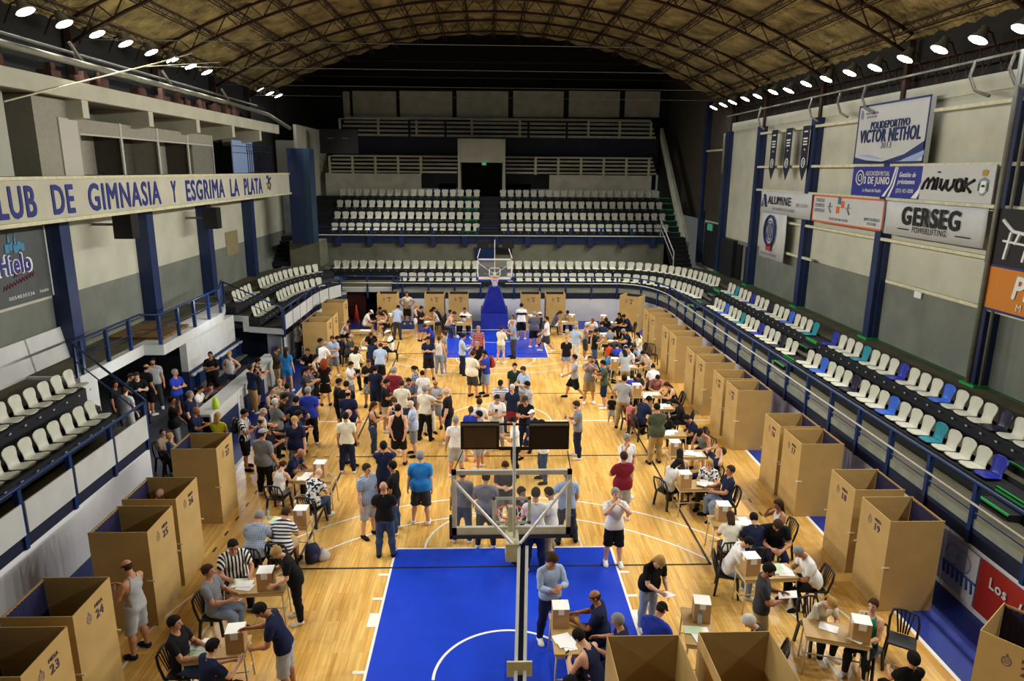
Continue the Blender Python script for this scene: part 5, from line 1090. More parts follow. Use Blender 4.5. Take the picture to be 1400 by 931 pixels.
# bones: 0 pelvis 1 chest 2 head | per side: 3/4 upper arm 5/6 forearm 7/8 thigh 9/10 shin 11/12 foot
def weights(V):
    P = (V[:, 0], V[:, 1], V[:, 2]); X, Y, Z = P; W = np.zeros((len(V), 13), np.float32)
    dT = union(P, TOR); rest = np.ones(len(V), np.float32)
    for i, s in enumerate((1, -1)):
        dA = np.minimum(union(P, arm_prims(s)), cone_d(P, armp(s, .5), armp(s, .75), .03, .03)); t = T_arm(P, s)
        a = ck(-.03, .035, dT - dA) * (s * X > .08) * (Z > .6) * (Z < 1.52); a = np.maximum(a, (s * X > .40) * 1.)
        e = ck(.255, .325, t); W[:, 3 + i] = a * (1 - e); W[:, 5 + i] = a * e; rest = rest - a
    rest = np.clip(rest, 0, 1)
    lg = 1 - ck(.80, .93, Z); r = ck(-.03, .03, X)
    kn = 1 - ck(.45, .53, Z); an = 1 - ck(.065, .11, Z)
    for i, sd in enumerate((r, 1 - r)):
        l = rest * lg * sd; W[:, 7 + i] = l * (1 - kn); W[:, 9 + i] = l * kn * (1 - an); W[:, 11 + i] = l * an
    c = ck(.98, 1.16, Z); h = ck(1.46, 1.545, Z)
    W[:, 0] = rest * (1 - lg) * (1 - c); W[:, 1] = rest * (1 - lg) * c * (1 - h); W[:, 2] = rest * (1 - lg) * c * h
    return W / W.sum(1, keepdims=True)
HEADPARTS = {'short', 'buzz', 'curly', 'fringe', 'hlong', 'vlong', 'mane', 'pony', 'bun', 'cap', 'beard', 'specs'}
TPL = {}
def template(k, lod):
    if k not in TPL:
        fn, ra, box = SPEC[k]; L = []
        for V, Tr in extract(fn, ra, box, .0065 if k in ('body', 'specs') else .009):
            if k in HEADPARTS: W = np.zeros((len(V), 13), np.float32); W[:, 2] = 1; W[:, 1] = (1 - ck(1.42, 1.60, V[:, 2])) * .6; W[:, 2] -= W[:, 1]
            elif k == 'shoe': W = np.zeros((len(V), 13), np.float32); W[:, 11] = 1
            else: W = weights(V)
            L.append((V, Tr, W))
        TPL[k] = L
    return TPL[k][lod]
def Rm(ax, d):
    return np.array(Matrix.Rotation(D(d), 4, ax))
def Tm(v): M = np.eye(4); M[:3, 3] = v; return M
def about(p, R): return Tm(p) @ R @ Tm(-np.array(p))
# pose = arms (flex, abduct, inward twist, elbow) x2, lean, chest twist, head pitch, head yaw, hips (flex, abduct, knee) x2, seated
def P_(aR=(4, 6, 10, 14), aL=(4, 6, 10, 14), lean=0, tw=0, hp=8, hy=0, lR=(0, 2, 2), lL=(0, 2, 2), sit=0):
    return dict(aR=aR, aL=aL, lean=lean, tw=tw, hp=hp, hy=hy, lR=lR, lL=lL, sit=sit)
SITL = dict(lR=(86, 7, 84), lL=(82, 9, 90), sit=1)
POSES = {'S0': P_(), 'S1': P_(aR=(28, 12, 72, 98), aL=(24, 14, 74, 96), hp=4), 'S2': P_(aR=(-14, 42, 58, 92), aL=(-14, 42, 58, 92)), 'S3': P_(aR=(24, 8, 36, 92), aL=(26, 8, 40, 88), hp=24, lR=(4, 2, 6)),
         'S4': P_(aR=(62, 10, 30, 128), aL=(10, 6, 40, 60), hp=2, lR=(6, 3, 8)), 'S5': P_(aR=(72, 14, 46, 112), aL=(70, 14, 46, 108), hp=-2), 'S6': P_(aR=(-26, 10, 46, 44), aL=(-26, 10, 46, 44), hp=6),
         'S7': P_(aR=(58, 24, 0, 14), aL=(6, 6, 10, 16)), 'S8': P_(aR=(10, 8, 14, 30), aL=(-6, 40, 50, 90), lR=(8, 5, 14)), 'W': P_(aR=(-22, 6, 6, 22), aL=(24, 6, 6, 30), lR=(26, 2, 12), lL=(-16, 2, 24)),
         'L': P_(aR=(62, 8, 22, 42), aL=(56, 8, 26, 46), lean=34, hp=18), 'L2': P_(aR=(48, 8, 26, 62), aL=(30, 10, 30, 60), lean=20, hp=26),
         'T0': P_(aR=(26, 8, 30, 62), aL=(26, 8, 34, 64), lean=-6, hp=8, **SITL), 'T1': P_(aR=(42, 12, 42, 76), aL=(44, 14, 50, 78), lean=22, hp=26, **SITL), 'T2': P_(aR=(40, 12, 34, 72), aL=(36, 14, 30, 70), lean=8, hp=10, **SITL),
         'T3': P_(aR=(58, 12, 40, 124), aL=(30, 14, 60, 80), lean=6, hp=10, **SITL), 'T4': P_(aR=(96, 60, 20, 120), aL=(96, 60, 20, 120), lean=-20, hp=-10, **SITL)}
def mir(p):
    q = dict(p); q['aR'], q['aL'] = p['aL'], p['aR']; q['lR'], q['lL'] = p['lL'], p['lR']; return q
def pose_mats(p):
    M = [None] * 13; root = np.eye(4)
    if p['sit']: root = Tm((0, 0, -.375))
    pel = root; hipbend = np.eye(4)
    if not p['sit'] and p['lean'] > 15: hipbend = about((0, 0, .95), Rm('X', -p['lean'] * .6)); rest = p['lean'] * .5
    else: rest = p['lean']
    if p['sit']: hipbend = about((0, -.03, .90), Rm('X', -rest * .55)); rest *= .6
    pel = root @ hipbend
    M[0] = pel
    ch = pel @ about((0, -.01, 1.06), Rm('X', -rest) @ Rm('Z', -p['tw'])); M[1] = ch
    M[2] = ch @ about((0, 0, 1.50), Rm('Z', -p['hy']) @ Rm('X', -p['hp']))
    for i, (s, a, l) in enumerate(((1, p['aR'], p['lR']), (-1, p['aL'], p['lL']))):
        sh = np.array((s * .178, -.01, 1.395)); drop = about(sh, Rm('Y', s * 43)); el = (drop @ np.array(list(armp(s, .29)) + [1.]))[:3]
        S = about(sh, Rm('X', a[0]) @ Rm('Y', -s * a[1]) @ Rm('Z', s * a[2]))
        M[3 + i] = ch @ S @ drop; M[5 + i] = ch @ S @ about(el, Rm('X', a[3])) @ drop
        hip = np.array((s * .088, 0, .90)); kn = np.array((s * .105, .0, .49)); ak = np.array((s * .112, -.012, .09))
        H = root @ about(hip, Rm('X', l[0]) @ Rm('Y', -s * l[1])); K = H @ about(kn, Rm('X', -l[2])); M[7 + i] = H; M[9 + i] = K
        M[11 + i] = K @ about(ak, Rm('Y', s * l[1]) @ Rm('X', -l[0] + l[2]))
    return np.array(M)
def skin_verts(V, W, Ms):
    H = np.concatenate([V, np.ones((len(V), 1), np.float32)], 1)
    return np.einsum('vb,bij,vj->vi', W, Ms, H, optimize=True)[:, :3]
def fast_mesh(name, V, Tr, rest, mt):
    me = bpy.data.meshes.new(name); me.vertices.add(len(V)); me.vertices.foreach_set('co', V.astype(np.float32).ravel())
    me.loops.add(len(Tr) * 3); me.loops.foreach_set('vertex_index', Tr.ravel()); me.polygons.add(len(Tr))
    me.polygons.foreach_set('loop_start', np.arange(0, len(Tr) * 3, 3, dtype=np.int32)); me.polygons.foreach_set('loop_total', np.full(len(Tr), 3, np.int32))
    me.polygons.foreach_set('use_smooth', np.ones(len(Tr), bool))
    if rest is not None:
        a = me.attributes.new('rest', 'FLOAT_VECTOR', 'POINT'); a.data.foreach_set('vector', rest.astype(np.float32).ravel())
    me.materials.append(mt); me.update(); return me
SKIN = {'l': '#d9a98a', 'm': '#c08a68', 't': '#a8714f', 'd': '#7a4c34'}
def skin_mat(t):
    nm = 'skin_' + t
    if nm in MATS: return MATS[nm]
    m = mat(nm, SKIN[t], .55, spec=.3); nt = m.node_tree; b = nt.nodes['Principled BSDF']
    at = nt.nodes.new('ShaderNodeAttribute'); at.attribute_name = 'rest'; at.attribute_type = 'GEOMETRY'
    def blob(c, r, colr, prev):
        d = nt.nodes.new('ShaderNodeVectorMath'); d.operation = 'SUBTRACT'; d.inputs[1].default_value = c; nt.links.new(at.outputs['Vector'], d.inputs[0])
        ab = nt.nodes.new('ShaderNodeVectorMath'); ab.operation = 'DIVIDE'; ab.inputs[1].default_value = r; nt.links.new(d.outputs[0], ab.inputs[0])
        ln = nt.nodes.new('ShaderNodeVectorMath'); ln.operation = 'LENGTH'; nt.links.new(ab.outputs[0], ln.inputs[0])
        lt = nt.nodes.new('ShaderNodeMath'); lt.operation = 'LESS_THAN'; lt.inputs[1].default_value = 1.; nt.links.new(ln.outputs['Value'], lt.inputs[0])
        mx = nt.nodes.new('ShaderNodeMix'); mx.data_type = 'RGBA'; nt.links.new(lt.outputs[0], mx.inputs[0]); nt.links.new(prev, mx.inputs[6]); mx.inputs[7].default_value = srgb(colr); return mx.outputs[2]
    rgb = nt.nodes.new('ShaderNodeRGB'); rgb.outputs[0].default_value = srgb(SKIN[t]); o = rgb.outputs[0]
    for s in (1, -1):
        o = blob((s * .032, .095, 1.652), (.016, .05, .008), '#2a1d18', o); o = blob((s * .033, .095, 1.673), (.022, .05, .005), '#3a2820', o)
    o = blob((0, .09, 1.583), (.025, .04, .006), '#8f4a44', o)
    nt.links.new(o, b.inputs['Base Color']); return m
def cloth_mat(spec):
    """'#rrggbb' plain, or 'kind:#a:#b' with kind hs (hoops) vs (upright stripes) ck (check) bd (one chest band) fl (mottled)"""
    nm = 'cloth_' + spec
    if nm in MATS: return MATS[nm]
    p = spec.split(':')
    if len(p) == 1: return mat(nm, p[0], .85, spec=.2, var=.12, scale=14)
    kind, a, c2 = p; m = mat(nm, a, .85, spec=.2); nt = m.node_tree; b = nt.nodes['Principled BSDF']
    at = nt.nodes.new('ShaderNodeAttribute'); at.attribute_name = 'rest'; sp = nt.nodes.new('ShaderNodeSeparateXYZ'); nt.links.new(at.outputs['Vector'], sp.inputs[0])
    def band(ax, per, duty, off=0.):
        a1 = nt.nodes.new('ShaderNodeMath'); a1.operation = 'ADD'; a1.inputs[1].default_value = 10 * per + off; nt.links.new(sp.outputs[ax], a1.inputs[0])
        m1 = nt.nodes.new('ShaderNodeMath'); m1.operation = 'MODULO'; m1.inputs[1].default_value = per; nt.links.new(a1.outputs[0], m1.inputs[0])
        l1 = nt.nodes.new('ShaderNodeMath'); l1.operation = 'LESS_THAN'; l1.inputs[1].default_value = per * duty; nt.links.new(m1.outputs[0], l1.inputs[0]); return l1.outputs[0]
    if kind == 'hs': fac = band(2, .07, .45)
    elif kind == 'vs': fac = band(0, .06, .5)
    elif kind == 'bd': fac = band(2, 1., .12, -1.22)
    elif kind == 'ck':
        x, y = band(0, .036, .35), band(2, .036, .35); mm = nt.nodes.new('ShaderNodeMath'); mm.operation = 'ADD'; nt.links.new(x, mm.inputs[0]); nt.links.new(y, mm.inputs[1])
        ml = nt.nodes.new('ShaderNodeMath'); ml.operation = 'MULTIPLY'; ml.inputs[1].default_value = .5; nt.links.new(mm.outputs[0], ml.inputs[0]); fac = ml.outputs[0]
    else:
        n = nt.nodes.new('ShaderNodeTexNoise'); n.inputs['Scale'].default_value = 16; nt.links.new(at.outputs['Vector'], n.inputs['Vector'])
        l1 = nt.nodes.new('ShaderNodeMath'); l1.operation = 'GREATER_THAN'; l1.inputs[1].default_value = .52; nt.links.new(n.outputs[0], l1.inputs[0]); fac = l1.outputs[0]
    mx = nt.nodes.new('ShaderNodeMix'); mx.data_type = 'RGBA'; mx.inputs[6].default_value = srgb(a); mx.inputs[7].default_value = srgb(c2); nt.links.new(fac, mx.inputs[0]); nt.links.new(mx.outputs[2], b.inputs['Base Color'])
    return m
BASES = []
PARTNAME = {'tee': 'shirt', 'bigtee': 'shirt', 'long': 'long_sleeved_shirt', 'tank': 'tank_top', 'dress': 'dress', 'pants': 'trousers', 'shorts': 'shorts', 'minis': 'short_shorts', 'skirt': 'skirt', 'cap': 'cap', 'beard': 'beard', 'specs': 'spectacles', 'shoes': 'shoes'}
def person(px, py, H, face, pose, top, bottom, hair, skin, shoes, label, extras='', group=None, z0=0.):
    """the top of the head shows at (px, py); H standing height; face = compass bearing (0 away from the camera, 90 right)"""
    p = POSES[pose.rstrip('m')]; p = mir(p) if pose.endswith('m') else p
    r2 = random.Random(int(px * 31 + py * 17)); p = dict(p)
    for k in ('aR', 'aL'): a = p[k]; p[k] = (a[0] + r2.uniform(-5, 5), a[1] + r2.uniform(-2, 4), a[2] + r2.uniform(-5, 5), a[3] + r2.uniform(-6, 6))
    p['hy'] = r2.uniform(-12, 12); sc = H / 1.75
    if not p['sit']:
        for k in ('lR', 'lL'): a = p[k]; p[k] = (a[0] + r2.uniform(-3, 5), a[1] + r2.uniform(0, 3), a[2] + r2.uniform(0, 4))
    Ms = pose_mats(p); ht = (Ms[2] @ np.array([0, 0, 1.752, 1.]))[:3]
    feet = min((Ms[11] @ np.array([.11, .03, 0, 1.]))[2], (Ms[12] @ np.array([-.11, .03, 0, 1.]))[2])
    if not p['sit']: Ms = Tm((0, 0, -feet)) @ Ms; ht[2] -= feet
    S = np.diag([sc * (1.06 if 'fat' in extras else .93 if 'woman' in extras else 1.), sc * (1.1 if 'fat' in extras else 1.), sc, 1.]); Ms = S @ Ms; ht = ht * sc
    if p['sit'] and H < 1.5: Ms = Tm((0, 0, .375 * (1 - sc) * -0.)) @ Ms
    th = -D(face); c, s = math.cos(th), math.sin(th); best = None
    for k in (0, -.04, .04, -.08, .08, -.12, .12) if 'fix' not in extras else (0,):   # a taller or shorter figure stands nearer or farther under the same head point
        q = 1 + k / H; w_ = onz(px, py, ht[2] * q + z0); b_ = Vector((w_.x - q * (ht[0] * c - ht[1] * s), w_.y - q * (ht[0] * s + ht[1] * c), z0))
        dm = min([(b_ - o_).length for o_ in BASES] + [9.]); sc_ = min(dm, .52) - abs(k) * .5
        if best is None or sc_ > best[0] + 1e-6: best = (sc_, q, w_, b_)
    _, q, w, base = best; BASES.append(base.copy()); Ms = np.diag([q, q, q, 1.]) @ Ms; sc *= q
    dist = (Vector((CX, CY, CH)) - Vector(w)).length; lod = 0 if dist < 21 else 1
    def piece(k, mt, parent, nm):
        V, Tr, W = template(k, lod); me = fast_mesh(nm, skin_verts(V, W, Ms), Tr, V, mt); o = bpy.data.objects.new(nm, me); COL.objects.link(o)
        if parent is not None: o.parent = parent
        return o
    body = piece('body', skin_mat(skin), None, 'person'); body.location = base; body.rotation_euler.z = th
    tag(body, label, 'person', group)
    if top:
        k, cc = top.split('=')
        if k != '-': piece(k, cloth_mat(cc), body, PARTNAME[k])
    if bottom:
        k, cc = bottom.split('='); piece(k, cloth_mat(cc), body, PARTNAME[k])
    if hair and hair != '-':
        k, cc = hair.split('=')
        if k == 'cap': piece('buzz', cloth_mat('#33241c'), body, 'hair'); piece('cap', cloth_mat(cc), body, 'cap')
        else: piece(k, cloth_mat(cc), body, PARTNAME.get(k, 'hair'))
        if 'beard' in extras: piece('beard', cloth_mat(cc), body, 'beard')
    if 'specs' in extras: piece('specs', mat('spectacle_frame', '#101012', .4), body, 'spectacles')
    if shoes and shoes != '-':
        V, Tr, W = template('shoe', lod); cm = cloth_mat(shoes)
        for sd, bn in ((1, 11), (-1, 12)):
            V2 = V * np.array([sd, 1, 1], np.float32); W2 = np.zeros_like(W); W2[:, bn] = 1
            o = bpy.data.objects.new('shoe', fast_mesh('shoe', skin_verts(V2, W2, Ms), Tr[:, ::sd], V2, cm)); COL.objects.link(o); o.parent = body
    hand = lambda i, sg: Matrix.Translation(base) @ Matrix.Rotation(th, 4, 'Z') @ Vector((Ms[5 + i] @ np.array(list(armp(sg, .66, -.02, .01)) + [1.]))[:3])
    return body, base, th, (hand(0, 1), hand(1, -1)), Ms, p['sit'], sc
CC = dict(K='#141416', N='#1a2240', W='#e9e8e4', G='#7d8085', D='#3a3c40', R='#2a3fae', B='#2f86d0', L='#a9bcd6', C='#e4dfc8', J='#3a4c6c', P='#8799b3', H='#a58a5c', M='#7c1f30', O='#d8502a', Y='#d8cc2a', E='#1f3328', A='#abadad', S='#55586a', T='#b9a27a', X='#d47a7a', V='#3a3528', F='#4a5240', Z='#c9b49a')
HC = dict(k='#15100e', b='#3b2618', y='#b08a4e', g='#8b8b88', w='#c9c7bd', r='#8c3a18', W='#e9e8e4', K='#141416', A='#9a9a9a', L='#a9bcd6', N='#1a2240')
